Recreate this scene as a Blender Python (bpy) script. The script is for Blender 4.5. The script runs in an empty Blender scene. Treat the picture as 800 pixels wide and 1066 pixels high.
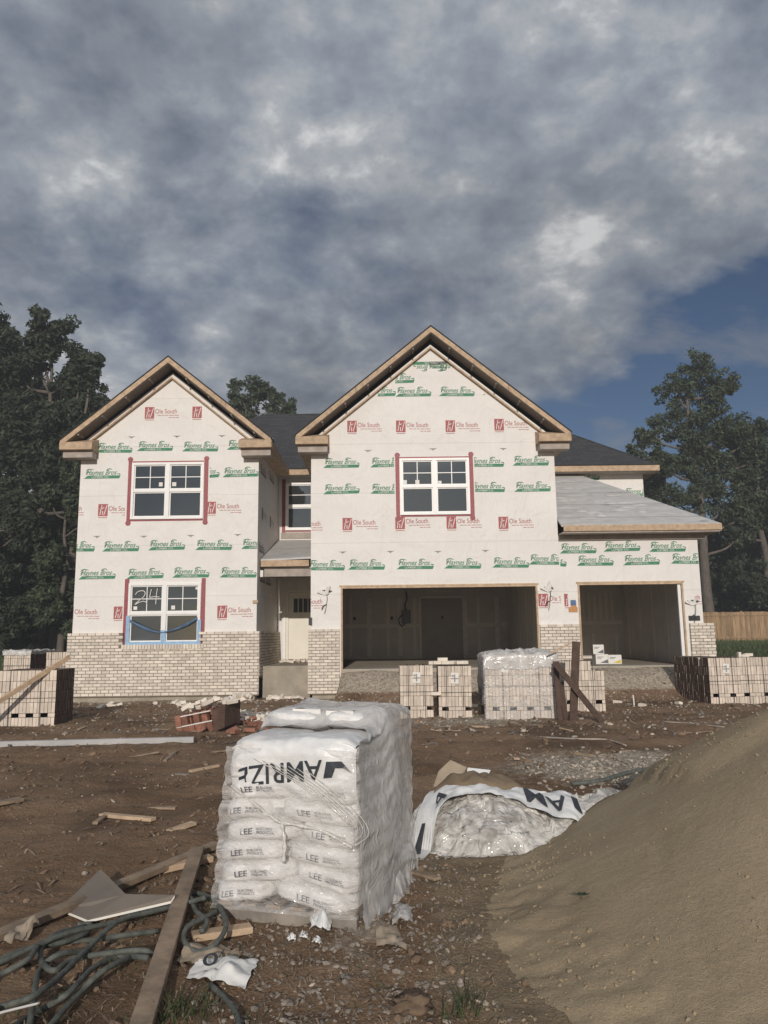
import bpy, bmesh, math, random
import numpy as np
from mathutils import Vector, Matrix, noise, Euler

random.seed(7)
rng = np.random.default_rng(7)
scene = bpy.context.scene
COL = scene.collection
R = math.radians

# ------------------------------------------------------------------ camera model (photo 800 x 1066)
F, PITCH, ROLL, EYE = 801.0, R(9.15), R(0.7), 1.6

def ground_point(px, py, z=0.0):
    """where the sight line of a photo pixel meets the level z"""
    u, v = px - 400, 533 - py
    x = u * math.cos(ROLL) + v * math.sin(ROLL)
    y = -u * math.sin(ROLL) + v * math.cos(ROLL)
    d = (x / F, math.cos(PITCH) - y / F * math.sin(PITCH), math.sin(PITCH) + y / F * math.cos(PITCH))
    t = (z - EYE) / d[2]
    return Vector((d[0] * t, d[1] * t, z))

# ------------------------------------------------------------------ helpers
WM = {}            # world matrix of every root, so children can be built in world coordinates

def wm(o):
    return WM.get(o.name, Matrix.Identity(4)) if o else Matrix.Identity(4)

def tag(o, label=None, cat=None, group=None, kind=None):
    if label: o['label'] = label
    if cat: o['category'] = cat
    if group: o['group'] = group
    if kind: o['kind'] = kind
    return o

def thing(name, label, cat, loc=(0, 0, 0), rz=0.0, group=None, rot=None):
    o = bpy.data.objects.new(name, None)
    o.empty_display_size = 0.2
    COL.objects.link(o)
    o.location = loc
    o.rotation_euler = rot if rot else (0, 0, rz)
    WM[o.name] = Matrix.Translation(Vector(loc)) @ (Euler(rot).to_matrix().to_4x4() if rot else Matrix.Rotation(rz, 4, 'Z'))
    return tag(o, label, cat, group)

def link_mesh(name, me, parent=None, loc=None, rz=0.0):
    o = bpy.data.objects.new(name, me)
    COL.objects.link(o)
    if parent:
        o.parent = parent
        WM[o.name] = wm(parent)
    elif loc is not None:
        o.location = loc
        o.rotation_euler = (0, 0, rz)
        WM[o.name] = Matrix.Translation(Vector(loc)) @ Matrix.Rotation(rz, 4, 'Z')
    return o

class MB:
    """collects shapes (world or local coordinates) and links them as ONE mesh object"""
    def __init__(self):
        self.v, self.f, self.m = [], [], []

    def add(self, vs, fs, m=0):
        b = len(self.v)
        self.v.extend([tuple(p) for p in vs])
        self.f.extend([tuple(b + i for i in q) for q in fs])
        self.m.extend([m] * len(fs))
        return self

    def quad(self, a, b, c, d, m=0):
        return self.add([a, b, c, d], [(0, 1, 2, 3)], m)

    def hexa(self, p, m=0):
        # p: 4 bottom (ccw) + 4 top
        return self.add(p, [(3, 2, 1, 0), (4, 5, 6, 7), (0, 1, 5, 4), (1, 2, 6, 5), (2, 3, 7, 6), (3, 0, 4, 7)], m)

    def box(self, x0, x1, y0, y1, z0, z1, m=0):
        return self.hexa([(x0, y0, z0), (x1, y0, z0), (x1, y1, z0), (x0, y1, z0),
                          (x0, y0, z1), (x1, y0, z1), (x1, y1, z1), (x0, y1, z1)], m)

    def obox(self, c, size, mat3, m=0):
        c = Vector(c); sx, sy, sz = [s / 2 for s in size]
        ps = [Vector(q) for q in [(-sx, -sy, -sz), (sx, -sy, -sz), (sx, sy, -sz), (-sx, sy, -sz),
                                  (-sx, -sy, sz), (sx, -sy, sz), (sx, sy, sz), (-sx, sy, sz)]]
        return self.hexa([c + mat3 @ p for p in ps], m)

    def beam(self, a, b, w, h, m=0, up=(0, 0, 1), segs=1):
        """rectangular bar from a to b, w across, h along up"""
        a, b = Vector(a), Vector(b)
        d = (b - a); L = d.length; d.normalize()
        upv = Vector(up)
        s = d.cross(upv)
        if s.length < 1e-4: s = d.cross(Vector((1, 0, 0)))
        s.normalize(); u = s.cross(d).normalized()
        s *= w / 2; u *= h / 2
        return self.hexa([a - s - u, a + s - u, b + s - u, b - s - u, a - s + u, a + s + u, b + s + u, b - s + u], m)

    def prism(self, poly, off, m=0):
        n = len(poly); off = Vector(off)
        p = [Vector(q) for q in poly]
        vs = p + [q + off for q in p]
        fs = [tuple(range(n - 1, -1, -1)), tuple(range(n, 2 * n))]
        fs += [(i, (i + 1) % n, n + (i + 1) % n, n + i) for i in range(n)]
        return self.add(vs, fs, m)

    def tube(self, path, r, n=8, m=0, cap=True):
        path = [Vector(p) for p in path]
        k = len(path)
        rr = r if isinstance(r, (list, tuple)) else [r] * k
        vs = []; prev = None
        for i, p in enumerate(path):
            t = (path[min(i + 1, k - 1)] - path[max(i - 1, 0)])
            if t.length < 1e-7: t = Vector((0, 0, 1))
            t.normalize()
            if prev is None:
                ref = Vector((0, 0, 1)) if abs(t.z) < .9 else Vector((1, 0, 0))
                s = t.cross(ref).normalized()
            else:
                s = prev - t * prev.dot(t)
                if s.length < 1e-5: s = t.cross(Vector((0, 0, 1)))
                s.normalize()
            prev = s; u = s.cross(t)
            for j in range(n):
                a = 2 * math.pi * j / n
                vs.append(p + (s * math.cos(a) + u * math.sin(a)) * rr[i])
        fs = []
        for i in range(k - 1):
            for j in range(n):
                fs.append((i * n + j, i * n + (j + 1) % n, (i + 1) * n + (j + 1) % n, (i + 1) * n + j))
        if cap:
            fs.append(tuple(range(n))); fs.append(tuple(range((k - 1) * n + n - 1, (k - 1) * n - 1, -1)))
        return self.add(vs, fs, m)

    def grid(self, fn, nu, nv, m=0):
        vs = [fn(i / nu, j / nv) for j in range(nv + 1) for i in range(nu + 1)]
        fs = [(j * (nu + 1) + i, j * (nu + 1) + i + 1, (j + 1) * (nu + 1) + i + 1, (j + 1) * (nu + 1) + i)
              for j in range(nv) for i in range(nu)]
        return self.add(vs, fs, m)

    def text(self, body, fn, size=1.0, shear=0.0, bold=0.0, m=0, align='L', xs=1.0):
        vs, fs, w = text2d(body, shear, bold)
        ox = 0 if align == 'L' else -w * size * xs / 2
        self.add([fn(x * size * xs + ox, y * size) for x, y in vs], fs, m)
        return w * size * xs

    def build(self, name, mats, parent=None, smooth=False, bevel=0.0, local=False, origin=None, fix=True):
        if not isinstance(mats, (list, tuple)): mats = [mats]
        me = bpy.data.meshes.new(name)
        vs = self.v
        loc = None
        if not local:
            if parent is not None:
                inv = wm(parent).inverted()
                vs = [inv @ Vector(p) for p in vs]
            else:
                a = np.array([tuple(p) for p in vs])
                if origin is None:
                    origin = ((a[:, 0].min() + a[:, 0].max()) / 2, (a[:, 1].min() + a[:, 1].max()) / 2, a[:, 2].min())
                loc = origin
                vs = [(p[0] - loc[0], p[1] - loc[1], p[2] - loc[2]) for p in vs]
        me.from_pydata([tuple(p) for p in vs], [], self.f)
        for mt in mats: me.materials.append(mt)
        if len(mats) > 1: me.polygons.foreach_set('material_index', self.m)
        if fix or bevel:
            bm = bmesh.new(); bm.from_mesh(me)
            if bevel:
                bmesh.ops.bevel(bm, geom=[e for e in bm.edges], offset=bevel, segments=1, affect='EDGES', profile=.5)
            if fix: bmesh.ops.recalc_face_normals(bm, faces=bm.faces)
            bm.to_mesh(me); bm.free()
        if smooth: me.shade_smooth()
        me.update()
        return link_mesh(name, me, parent, loc)

def dup(o, loc=None, rot=None, label=None, parent=None):
    c = o.copy(); COL.objects.link(c)
    if parent: c.parent = parent
    else:
        if loc is not None: c.location = loc
        if rot is not None: c.rotation_euler = rot
        if label: c['label'] = label
    for ch in list(o.children):
        dup(ch, parent=c)
    return c

_TX = {}
def text2d(body, shear=0.0, bold=0.0):
    k = (body, shear, bold)
    if k in _TX: return _TX[k]
    cu = bpy.data.curves.new('t', 'FONT'); cu.body = body; cu.size = 1.0; cu.shear = shear; cu.offset = bold
    cu.resolution_u = 3; cu.fill_mode = 'FRONT'
    ob = bpy.data.objects.new('t', cu); COL.objects.link(ob)
    dg = bpy.context.evaluated_depsgraph_get()
    me = bpy.data.meshes.new_from_object(ob.evaluated_get(dg))
    vs = [(v.co.x, v.co.y) for v in me.vertices]
    fs = [tuple(p.vertices) for p in me.polygons]
    x0 = min(v[0] for v in vs); x1 = max(v[0] for v in vs)
    vs = [(v[0] - x0, v[1]) for v in vs]
    bpy.data.objects.remove(ob); bpy.data.curves.remove(cu); bpy.data.meshes.remove(me)
    _TX[k] = (vs, fs, x1 - x0)
    return _TX[k]

def catmull(pts, n=8):
    pts = [Vector(p) for p in pts]
    out = []
    P = [pts[0] * 2 - pts[1]] + pts + [pts[-1] * 2 - pts[-2]]
    for i in range(1, len(P) - 2):
        for k in range(n):
            t = k / n
            a, b, c, d = P[i - 1], P[i], P[i + 1], P[i + 2]
            out.append(0.5 * ((2 * b) + (c - a) * t + (2 * a - 5 * b + 4 * c - d) * t * t + (3 * b - a - 3 * c + d) * t ** 3))
    out.append(pts[-1])
    return out

def fbm(x, y, z=0.0, o=4):
    return noise.fractal(Vector((x, y, z)), 1.0, 2.0, o, noise_basis='PERLIN_ORIGINAL')

def sstep(a, b, x):
    t = min(1, max(0, (x - a) / (b - a)))
    return t * t * (3 - 2 * t)

# ------------------------------------------------------------------ materials
def new_mat(name):
    m = bpy.data.materials.new(name); m.use_nodes = True
    nt = m.node_tree
    return m, nt, nt.nodes['Principled BSDF'], nt.nodes['Material Output']

def N(nt, typ, **kw):
    n = nt.nodes.new(typ)
    for k, v in kw.items():
        if k in n.inputs: n.inputs[k].default_value = v
        else: setattr(n, k, v)
    return n

def mixc(nt, fac, a, b, blend='MIX'):
    n = nt.nodes.new('ShaderNodeMix'); n.data_type = 'RGBA'; n.blend_type = blend
    for s, v in ((0, fac), (6, a), (7, b)):
        if hasattr(v, 'is_output') or isinstance(v, bpy.types.NodeSocket): nt.links.new(v, n.inputs[s])
        elif s == 0: n.inputs[0].default_value = v
        else: n.inputs[s].default_value = (*v, 1) if len(v) == 3 else v
    return n.outputs[2]

def ramp(nt, val, stops):
    n = nt.nodes.new('ShaderNodeValToRGB')
    cr = n.color_ramp
    while len(cr.elements) > 1: cr.elements.remove(cr.elements[-1])
    for i, (p, c) in enumerate(stops):
        e = cr.elements[0] if i == 0 else cr.elements.new(p)
        e.position = p
        if not hasattr(c, '__len__'): c = (c, c, c)
        e.color = (*c, 1)
    nt.links.new(val, n.inputs[0])
    return n.outputs[0]

def coords(nt, scale=(1, 1, 1), out='Object'):
    tc = nt.nodes.new('ShaderNodeTexCoord')
    mp = nt.nodes.new('ShaderNodeMapping'); mp.inputs['Scale'].default_value = scale
    nt.links.new(tc.outputs[out], mp.inputs[0])
    return mp.outputs[0]

def noise_tex(nt, co, scale, detail=4, rough=.55, dist=0.0):
    n = N(nt, 'ShaderNodeTexNoise', Scale=scale, Detail=detail, Roughness=rough, Distortion=dist)
    nt.links.new(co, n.inputs['Vector'])
    return n.outputs['Fac']

def set_bump(nt, bsdf, h, strength=.4, dist=.02):
    b = N(nt, 'ShaderNodeBump', Strength=strength, Distance=dist)
    nt.links.new(h, b.inputs['Height']); nt.links.new(b.outputs[0], bsdf.inputs['Normal'])

def pmat(name, base, rough=.8, var=.2, scale=3.0, bump=.25, bscale=20.0, bdist=.01, stretch=(1, 1, 1), island=0.0, spec=.3, tint=None):
    m, nt, b, o = new_mat(name)
    co = coords(nt, stretch)
    f = noise_tex(nt, co, scale, 6, .6)
    lo = tuple(c * (1 - var) for c in base); hi = tuple(min(1, c * (1 + var)) for c in base)
    if tint: lo = tint
    c = mixc(nt, ramp(nt, f, [(.3, 0.0), (.7, 1.0)]), lo, hi)
    if island:
        g = nt.nodes.new('ShaderNodeNewGeometry')
        c = mixc(nt, 1.0, c, ramp(nt, g.outputs['Random Per Island'], [(0, 1 - island), (1, 1 + island * .3)]), 'MULTIPLY')
    nt.links.new(c, b.inputs['Base Color'])
    b.inputs['Roughness'].default_value = rough
    b.inputs['Specular IOR Level'].default_value = spec
    if bump: set_bump(nt, b, noise_tex(nt, co, bscale, 5, .65), bump, bdist)
    return m

M = {}
def make_materials():
    # house wrap : woven white sheet, lap seams and pulled wrinkles
    m, nt, b, o = new_mat('house_wrap')
    co = coords(nt)
    w1 = noise_tex(nt, coords(nt, (.8, .8, 1.0)), 1.1, 4, .55, .8)
    c = mixc(nt, ramp(nt, w1, [(.3, 0.), (.7, 1.)]), (.725, .692, .655), (.785, .755, .718))
    sep = nt.nodes.new('ShaderNodeSeparateXYZ'); nt.links.new(co, sep.inputs[0])
    wob = N(nt, 'ShaderNodeMath', operation='MULTIPLY_ADD'); nt.links.new(w1, wob.inputs[0]); wob.inputs[1].default_value = .03; nt.links.new(sep.outputs[2], wob.inputs[2])
    md = N(nt, 'ShaderNodeMath', operation='WRAP'); nt.links.new(wob.outputs[0], md.inputs[0]); md.inputs[1].default_value = 1.36; md.inputs[2].default_value = 0
    lap = ramp(nt, md.outputs[0], [(0., .55), (.012, .55), (.016, 1.), (.11, 1.04), (.115, 1.0)])
    c = mixc(nt, .40, c, lap, 'MULTIPLY')
    nt.links.new(c, b.inputs['Base Color'])
    b.inputs['Roughness'].default_value = .62; b.inputs['Specular IOR Level'].default_value = .25
    h = N(nt, 'ShaderNodeMath', operation='ADD')
    wr = noise_tex(nt, coords(nt, (1.0, 1.0, .8)), 2.2, 3, .45, 1.6)
    wv = noise_tex(nt, coords(nt, (9, 9, .5)), .7, 2, .5, .2)
    nt.links.new(wr, h.inputs[0]); nt.links.new(wv, h.inputs[1])
    set_bump(nt, b, h.outputs[0], .8, .04)
    M['wrap'] = m
    M['print_green'] = pmat('green_print', (.075, .235, .14), .7, .42, 26, 0)
    M['print_red'] = pmat('red_print', (.40, .115, .12), .7, .36, 26, 0)
    M['print_grey'] = pmat('grey_print', (.28, .26, .25), .7, .2, 9, 0)
    M['print_white'] = pmat('white_print', (.72, .72, .68), .7, .1, 9, 0)
    M['ink'] = pmat('dark_ink', (.045, .05, .06), .55, .35, 30, 0)
    M['ink_soft'] = pmat('worn_ink', (.15, .15, .165), .6, .4, 60, 0)
    M['tape_red'] = pmat('red_flashing_tape', (.30, .075, .085), .5, .35, 25, .2, 30)
    M['tape_blue'] = pmat('blue_tape', (.28, .44, .62), .5, .15, 12, .2, 30)
    M['lumber'] = pmat('framing_lumber', (.50, .365, .245), .75, .26, 4, .3, 30, .004, (2.2, 2.2, 2.2), .28)
    M['lumber_old'] = pmat('weathered_lumber', (.27, .200, .140), .85, .40, 7, .5, 40, .006, (1, 1, 1), .22)
    M['lumber_grey'] = pmat('grey_lumber', (.24, .21, .18), .85, .35, 6, .5, 40, .006, (1, 1, 1), .2)
    M['stake'] = pmat('dark_stake_wood', (.085, .055, .042), .85, .35, 9, .5, 40, .006, (1, 1, 1), .25)
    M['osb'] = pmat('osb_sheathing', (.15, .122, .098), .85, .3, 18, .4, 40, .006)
    M['shade_board'] = pmat('grey_soffit_board', (.38, .33, .29), .8, .2, 5, .2)
    M['shingle'] = None
    m, nt, b, o = new_mat('dark_shingles')
    co = coords(nt)
    br = N(nt, 'ShaderNodeTexBrick', Scale=1.0); br.offset = .5
    br.inputs['Color1'].default_value = (.040, .042, .047, 1); br.inputs['Color2'].default_value = (.062, .062, .066, 1); br.inputs['Mortar'].default_value = (.018, .018, .02, 1)
    br.inputs['Mortar Size'].default_value = .008; br.inputs['Brick Width'].default_value = .32; br.inputs['Row Height'].default_value = .13
    nt.links.new(co, br.inputs['Vector'])
    nt.links.new(mixc(nt, .5, br.outputs[0], ramp(nt, noise_tex(nt, co, 60, 3), [(.3, .5), (.7, 1.3)]), 'MULTIPLY'), b.inputs['Base Color'])
    b.inputs['Roughness'].default_value = .95
    set_bump(nt, b, br.outputs['Fac'], .4, .01)
    M['shingle'] = m
    # roofing underlayment : grey sheet with lap lines and soft creases
    m, nt, b, o = new_mat('roof_underlayment')
    co = coords(nt)
    n1 = noise_tex(nt, coords(nt, (1, 2.5, 2.5)), 2.0, 5, .6, 1.0)
    c = mixc(nt, ramp(nt, n1, [(.35, 0.), (.7, 1.)]), (.44, .43, .415), (.58, .565, .545))
    sep = nt.nodes.new('ShaderNodeSeparateXYZ'); nt.links.new(co, sep.inputs[0])
    md = N(nt, 'ShaderNodeMath', operation='WRAP'); nt.links.new(sep.outputs[2], md.inputs[0]); md.inputs[1].default_value = .52; md.inputs[2].default_value = 0
    c = mixc(nt, .7, c, ramp(nt, md.outputs[0], [(0., .5), (.02, .6), (.03, 1.), (.15, 1.06), (.16, 1.)]), 'MULTIPLY')
    vo = N(nt, 'ShaderNodeTexVoronoi', Scale=.9); nt.links.new(coords(nt, (1, 2.2, 2.2)), vo.inputs['Vector'])
    c = mixc(nt, .8, c, ramp(nt, vo.outputs['Distance'], [(0., .45), (.09, .6), (.16, 1.)]), 'MULTIPLY')
    nt.links.new(c, b.inputs['Base Color']); b.inputs['Roughness'].default_value = .6
    set_bump(nt, b, noise_tex(nt, coords(nt, (1, 3, 3)), 4, 4, .5, 1.5), .5, .03)
    M['felt'] = m
    M['black_edge'] = pmat('black_roof_edge', (.03, .028, .028), .8, .2, 5, .2)
    M['brick'] = pmat('white_washed_brick', (.74, .66, .565), .88, .08, 6, .35, 90, .004, (1, 1, 1), .24)
    M['brick_new'] = pmat('cream_pink_brick', (.69, .59, .495), .9, .12, 9, .3, 90, .004, (1, 1, 1), .24)
    M['brick_core'] = pmat('brown_brick_core', (.105, .064, .048), .9, .3, 9, .4, 60, .005, (1, 1, 1), .35)
    M['brick_red'] = pmat('red_brown_brick', (.27, .125, .085), .9, .3, 9, .4, 60, .005, (1, 1, 1), .35)
    M['mortar'] = pmat('mortar_bed', (.23, .185, .145), .95, .25, 12, .4, 60)
    M['concrete'] = pmat('concrete', (.36, .315, .25), .9, .22, 2.5, .4, 30, .012)
    M['slab'] = pmat('concrete_slab', (.37, .325, .26), .85, .22, 1.6, .25, 30, .006)
    M['frame_white'] = pmat('white_vinyl', (.80, .79, .77), .4, .04, 5, 0, spec=.4)
    m, nt, b, o = new_mat('window_glass')
    b.inputs['Base Color'].default_value = (.028, .034, .036, 1); b.inputs['Roughness'].default_value = .04; b.inputs['IOR'].default_value = 2.1
    set_bump(nt, b, noise_tex(nt, coords(nt), 1.3, 2), .03, .02)
    M['glass'] = m
    M['door_glass'] = pmat('dark_door_glass', (.055, .058, .058), .6, .12, 3, 0)  # matt dark glass of the door panes, their shade put into the colour
    M['door_cream'] = pmat('cream_door', (.77, .73, .64), .5, .05, 2, .05)
    M['drywall'] = pmat('unpainted_drywall', (.64, .60, .555), .9, .12, 1.2, .1, 20)
    M['drywall_seam'] = pmat('joint_compound', (.78, .74, .69), .9, .12, 6, .1, 20)
    M['metal_dark'] = pmat('dark_metal', (.04, .04, .04), .5, .2, 8, .1)
    M['cable'] = pmat('black_cable', (.03, .03, .03), .6, .2, 8, 0)
    M['paper'] = pmat('white_paper', (.76, .74, .70), .7, .08, 8, .2, 20)
    M['cardboard'] = pmat('cardboard', (.36, .29, .215), .85, .2, 6, .3, 30)
    M['gypsum_face'] = pmat('taupe_board_paper', (.20, .168, .138), .85, .10, 3, .15, 40)
    M['gypsum_core'] = pmat('white_gypsum_edge', (.80, .77, .70), .9, .06, 10, .2)
    M['sticker_blue'] = pmat('blue_sticker', (.08, .15, .30), .6, .2, 20, 0)
    M['sticker_orange'] = pmat('orange_sticker', (.50, .25, .10), .6, .2, 20, 0)
    M['yellow'] = pmat('yellow_print', (.65, .50, .08), .6, .1, 20, 0)
    M['pvc'] = pmat('grey_pvc', (.43, .42, .41), .5, .12, 3, .1)
    M['fence'] = pmat('cedar_fence', (.34, .225, .13), .85, .3, 3, .4, 30, .01, (3, 3, .5), .3)
    M['bag'] = pmat('white_bag_film', (.74, .72, .70), .42, .16, 9, .9, 13, .014, (1, 1, 1.8), spec=.45)
    # rubber hose
    m = pmat('green_grey_hose', (.105, .112, .098), .72, .4, 22, .25, 60, .003)
    M['hose'] = m
    M['grass_blade'] = pmat('grass_blades', (.060, .080, .030), .7, .4, 8, 0, island=.4)
    M['stone'] = pmat('grey_stone', (.30, .255, .21), .9, .35, 5, .5, 30, .01, (1, 1, 1), .45)
    M['clod'] = pmat('earth_clod', (.215, .148, .098), .95, .35, 8, .5, 30, .01, (1, 1, 1), .4)
    M['shard'] = pmat('pale_shards', (.44, .38, .31), .85, .3, 8, .3, 30, .01, (1, 1, 1), .5)

    def film(name, base, lo, hi, rough=.22, sc=6.0, bump=.9, stretch=(1, 1, 1)):
        m, nt, b, o = new_mat(name)
        b.inputs['Base Color'].default_value = (*base, 1); b.inputs['Roughness'].default_value = rough
        b.inputs['Specular IOR Level'].default_value = .7
        co = coords(nt, stretch)
        n = noise_tex(nt, co, sc, 6, .6, 1.5)
        a = ramp(nt, n, [(.35, lo), (.65, hi)])
        nt.links.new(a, b.inputs['Alpha'])
        r = N(nt, 'ShaderNodeTexNoise', Scale=sc * 1.7, Detail=5, Roughness=.6, Distortion=2.5)
        try: r.noise_type = 'RIDGED_MULTIFRACTAL'
        except Exception: pass
        nt.links.new(co, r.inputs['Vector'])
        set_bump(nt, b, r.outputs['Fac'], bump, .02)
        return m
    M['film_thin'] = film('clear_stretch_film', (.82, .80, .78), .08, .46, .18, 5, .8, (1, 1, 2.5))
    M['film_hood'] = film('cloudy_plastic_film', (.68, .66, .635), .50, .94, .24, 4, .55)
    M['film_heap'] = film('crumpled_clear_plastic', (.80, .77, .72), .34, .93, .12, 6, .85)
    M['sheet_white'] = pmat('white_plastic_sheet', (.76, .76, .75), .4, .08, 6, .6, 9, .015, spec=.5)
    # foliage
    def leafm(name, c1, c2):
        m, nt, b, o = new_mat(name)
        g = nt.nodes.new('ShaderNodeNewGeometry')
        nt.links.new(ramp(nt, g.outputs['Random Per Island'], [(0, c1), (.75, c2), (1, tuple(min(1, q * 1.5) for q in c2))]), b.inputs['Base Color'])
        b.inputs['Roughness'].default_value = .65; b.inputs['Specular IOR Level'].default_value = .25
        tr = N(nt, 'ShaderNodeBsdfTranslucent'); tr.inputs[0].default_value = (*[q * 1.1 for q in c2], 1)
        mx = N(nt, 'ShaderNodeMixShader'); mx.inputs[0].default_value = .2
        nt.links.new(b.outputs[0], mx.inputs[1]); nt.links.new(tr.outputs[0], mx.inputs[2]); nt.links.new(mx.outputs[0], o.inputs[0])
        return m
    M['leaf_dark'] = leafm('dark_leaves', (.026, .037, .026), (.052, .068, .040))
    M['leaf_mid'] = leafm('mid_green_leaves', (.036, .052, .030), (.072, .094, .052))
    M['leaf_far'] = leafm('dull_far_leaves', (.030, .042, .026), (.056, .070, .042))
    M['bark'] = pmat('grey_bark', (.125, .105, .088), .95, .35, 5, .7, 12, .04, (2, 2, .5))
    M['siding_far'] = pmat('grey_far_siding', (.20, .21, .23), .8, .1, 2, .1)

    # sand
    M['damp_sand'] = pmat('damp_sand', (.205, .155, .102), .97, .25, 5, .6, 60, .012)
    m, nt, b, o = new_mat('mason_sand')
    co = coords(nt)
    f1 = noise_tex(nt, co, 1.1, 5, .6); f2 = noise_tex(nt, co, 140, 3, .6); f3 = noise_tex(nt, co, 34, 5, .65)
    c = mixc(nt, ramp(nt, f1, [(.3, 0.), (.7, 1.)]), (.335, .260, .168), (.420, .332, .220))
    c = mixc(nt, .45, c, ramp(nt, f2, [(.3, .55), (.7, 1.35)]), 'MULTIPLY')
    c = mixc(nt, .25, c, ramp(nt, f3, [(.3, .6), (.7, 1.2)]), 'MULTIPLY')
    nt.links.new(c, b.inputs['Base Color']); b.inputs['Roughness'].default_value = .97; b.inputs['Specular IOR Level'].default_value = .1
    h = N(nt, 'ShaderNodeMath', operation='MULTIPLY_ADD'); nt.links.new(f3, h.inputs[0]); h.inputs[1].default_value = 1.6; nt.links.new(f2, h.inputs[2])
    set_bump(nt, b, h.outputs[0], .55, .010)
    M['sand'] = m

    # ground : dirt, with gravel / sand / grass patches carried by a colour attribute
    m, nt, b, o = new_mat('site_dirt')
    co = coords(nt)
    at = nt.nodes.new('ShaderNodeAttribute'); at.attribute_name = 'patch'
    sp = nt.nodes.new('ShaderNodeSeparateColor'); nt.links.new(at.outputs['Color'], sp.inputs[0])
    f1 = noise_tex(nt, co, .9, 6, .6); f2 = noise_tex(nt, co, 7, 6, .65); f3 = noise_tex(nt, co, 55, 4, .7)
    dirt = mixc(nt, ramp(nt, f1, [(.32, 0.), (.68, 1.)]), (.205, .126, .075), (.320, .218, .140))
    dirt = mixc(nt, ramp(nt, f2, [(.5, 0.), (.75, .8)]), dirt, (.31, .222, .150))
    dirt = mixc(nt, .7, dirt, ramp(nt, f3, [(.3, .45), (.7, 1.4)]), 'MULTIPLY')
    vo = N(nt, 'ShaderNodeTexVoronoi', Scale=26.); nt.links.new(co, vo.inputs['Vector'])
    grav = mixc(nt, ramp(nt, vo.outputs['Color'], [(.2, 0.), (.8, 1.)]), (.31, .26, .198), (.56, .485, .39))
    grav = mixc(nt, .6, grav, ramp(nt, f3, [(.3, .5), (.7, 1.3)]), 'MULTIPLY')
    sand = mixc(nt, ramp(nt, f2, [(.3, 0.), (.7, 1.)]), (.235, .178, .115), (.315, .242, .160))
    sand = mixc(nt, .6, sand, ramp(nt, f3, [(.3, .6), (.7, 1.3)]), 'MULTIPLY')
    gras = mixc(nt, ramp(nt, f2, [(.3, 0.), (.7, 1.)]), (.040, .055, .020), (.075, .095, .034))
    def mk(sock, f, k):
        a = N(nt, 'ShaderNodeMath', operation='MULTIPLY_ADD'); nt.links.new(f, a.inputs[0]); a.inputs[1].default_value = k
        s = N(nt, 'ShaderNodeMath', operation='SUBTRACT'); nt.links.new(sock, s.inputs[0]); s.inputs[1].default_value = k / 2
        nt.links.new(s.outputs[0], a.inputs[2])
        return ramp(nt, a.outputs[0], [(.35, 0.), (.65, 1.)])
    damp = noise_tex(nt, co, .55, 4, .55, .6)
    dirt = mixc(nt, ramp(nt, damp, [(.36, .75), (.5, 0.)]), dirt, (.115, .074, .046), 'MIX')
    c = mixc(nt, mk(sp.outputs[0], f2, .9), dirt, grav)
    c = mixc(nt, mk(sp.outputs[1], f1, .5), c, sand)
    c = mixc(nt, mk(sp.outputs[2], f1, .5), c, gras)
    nt.links.new(c, b.inputs['Base Color']); b.inputs['Roughness'].default_value = .97; b.inputs['Specular IOR Level'].default_value = .12
    h = N(nt, 'ShaderNodeMath', operation='MULTIPLY_ADD'); nt.links.new(f2, h.inputs[0]); h.inputs[1].default_value = 2.2; nt.links.new(f3, h.inputs[2])
    set_bump(nt, b, h.outputs[0], .9, .025)
    M['dirt'] = m
make_materials()

# ------------------------------------------------------------------ camera, sun, sky
cam = bpy.data.cameras.new('camera'); co_ = bpy.data.objects.new('camera', cam); COL.objects.link(co_)
cam.sensor_fit = 'VERTICAL'; cam.sensor_height = 36.0; cam.lens = 36.0 * F / 1066; cam.clip_end = 2000; cam.clip_start = .05
co_.matrix_world = Matrix.Translation((0, 0, EYE)) @ Matrix.Rotation(math.pi / 2 + PITCH, 4, 'X') @ Matrix.Rotation(-ROLL, 4, 'Z')
scene.camera = co_
SUN_EL, SUN_AZ = R(17.5), R(-0.8)          # sun low behind the photographer, a touch to the left
su = bpy.data.lights.new('sun', 'SUN'); so = bpy.data.objects.new('sun', su); COL.objects.link(so)
su.energy = 2.75; su.angle = R(.6); su.color = (1.0, .925, .835)
sdir = Vector((math.sin(SUN_AZ) * math.cos(SUN_EL), -math.cos(SUN_AZ) * math.cos(SUN_EL), math.sin(SUN_EL)))
so.rotation_euler = sdir.to_track_quat('Z', 'Y').to_euler(); so.location = sdir * 60
w = bpy.data.worlds.new('World'); scene.world = w; w.use_nodes = True
nt = w.node_tree; bg = nt.nodes['Background']
sky = nt.nodes.new('ShaderNodeTexSky'); sky.sky_type = 'NISHITA'; sky.sun_disc = False
sky.sun_elevation = SUN_EL; sky.sun_rotation = math.pi - SUN_AZ; sky.altitude = 200; sky.air_density = 1.0; sky.dust_density = .6; sky.ozone_density = 2.0
tc = nt.nodes.new('ShaderNodeTexCoord')
sep = nt.nodes.new('ShaderNodeSeparateXYZ'); nt.links.new(tc.outputs['Generated'], sep.inputs[0])
def mth(op, a, b=None, c=None):
    n = nt.nodes.new('ShaderNodeMath'); n.operation = op
    for i, v in enumerate((a, b, c)):
        if v is None: continue
        if isinstance(v, (int, float)): n.inputs[i].default_value = v
        else: nt.links.new(v, n.inputs[i])
    return n.outputs[0]
den = mth('ADD', mth('MAXIMUM', sep.outputs[2], 0.0), .38)
cu_ = mth('DIVIDE', sep.outputs[0], den); cv_ = mth('DIVIDE', sep.outputs[1], den)
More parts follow.
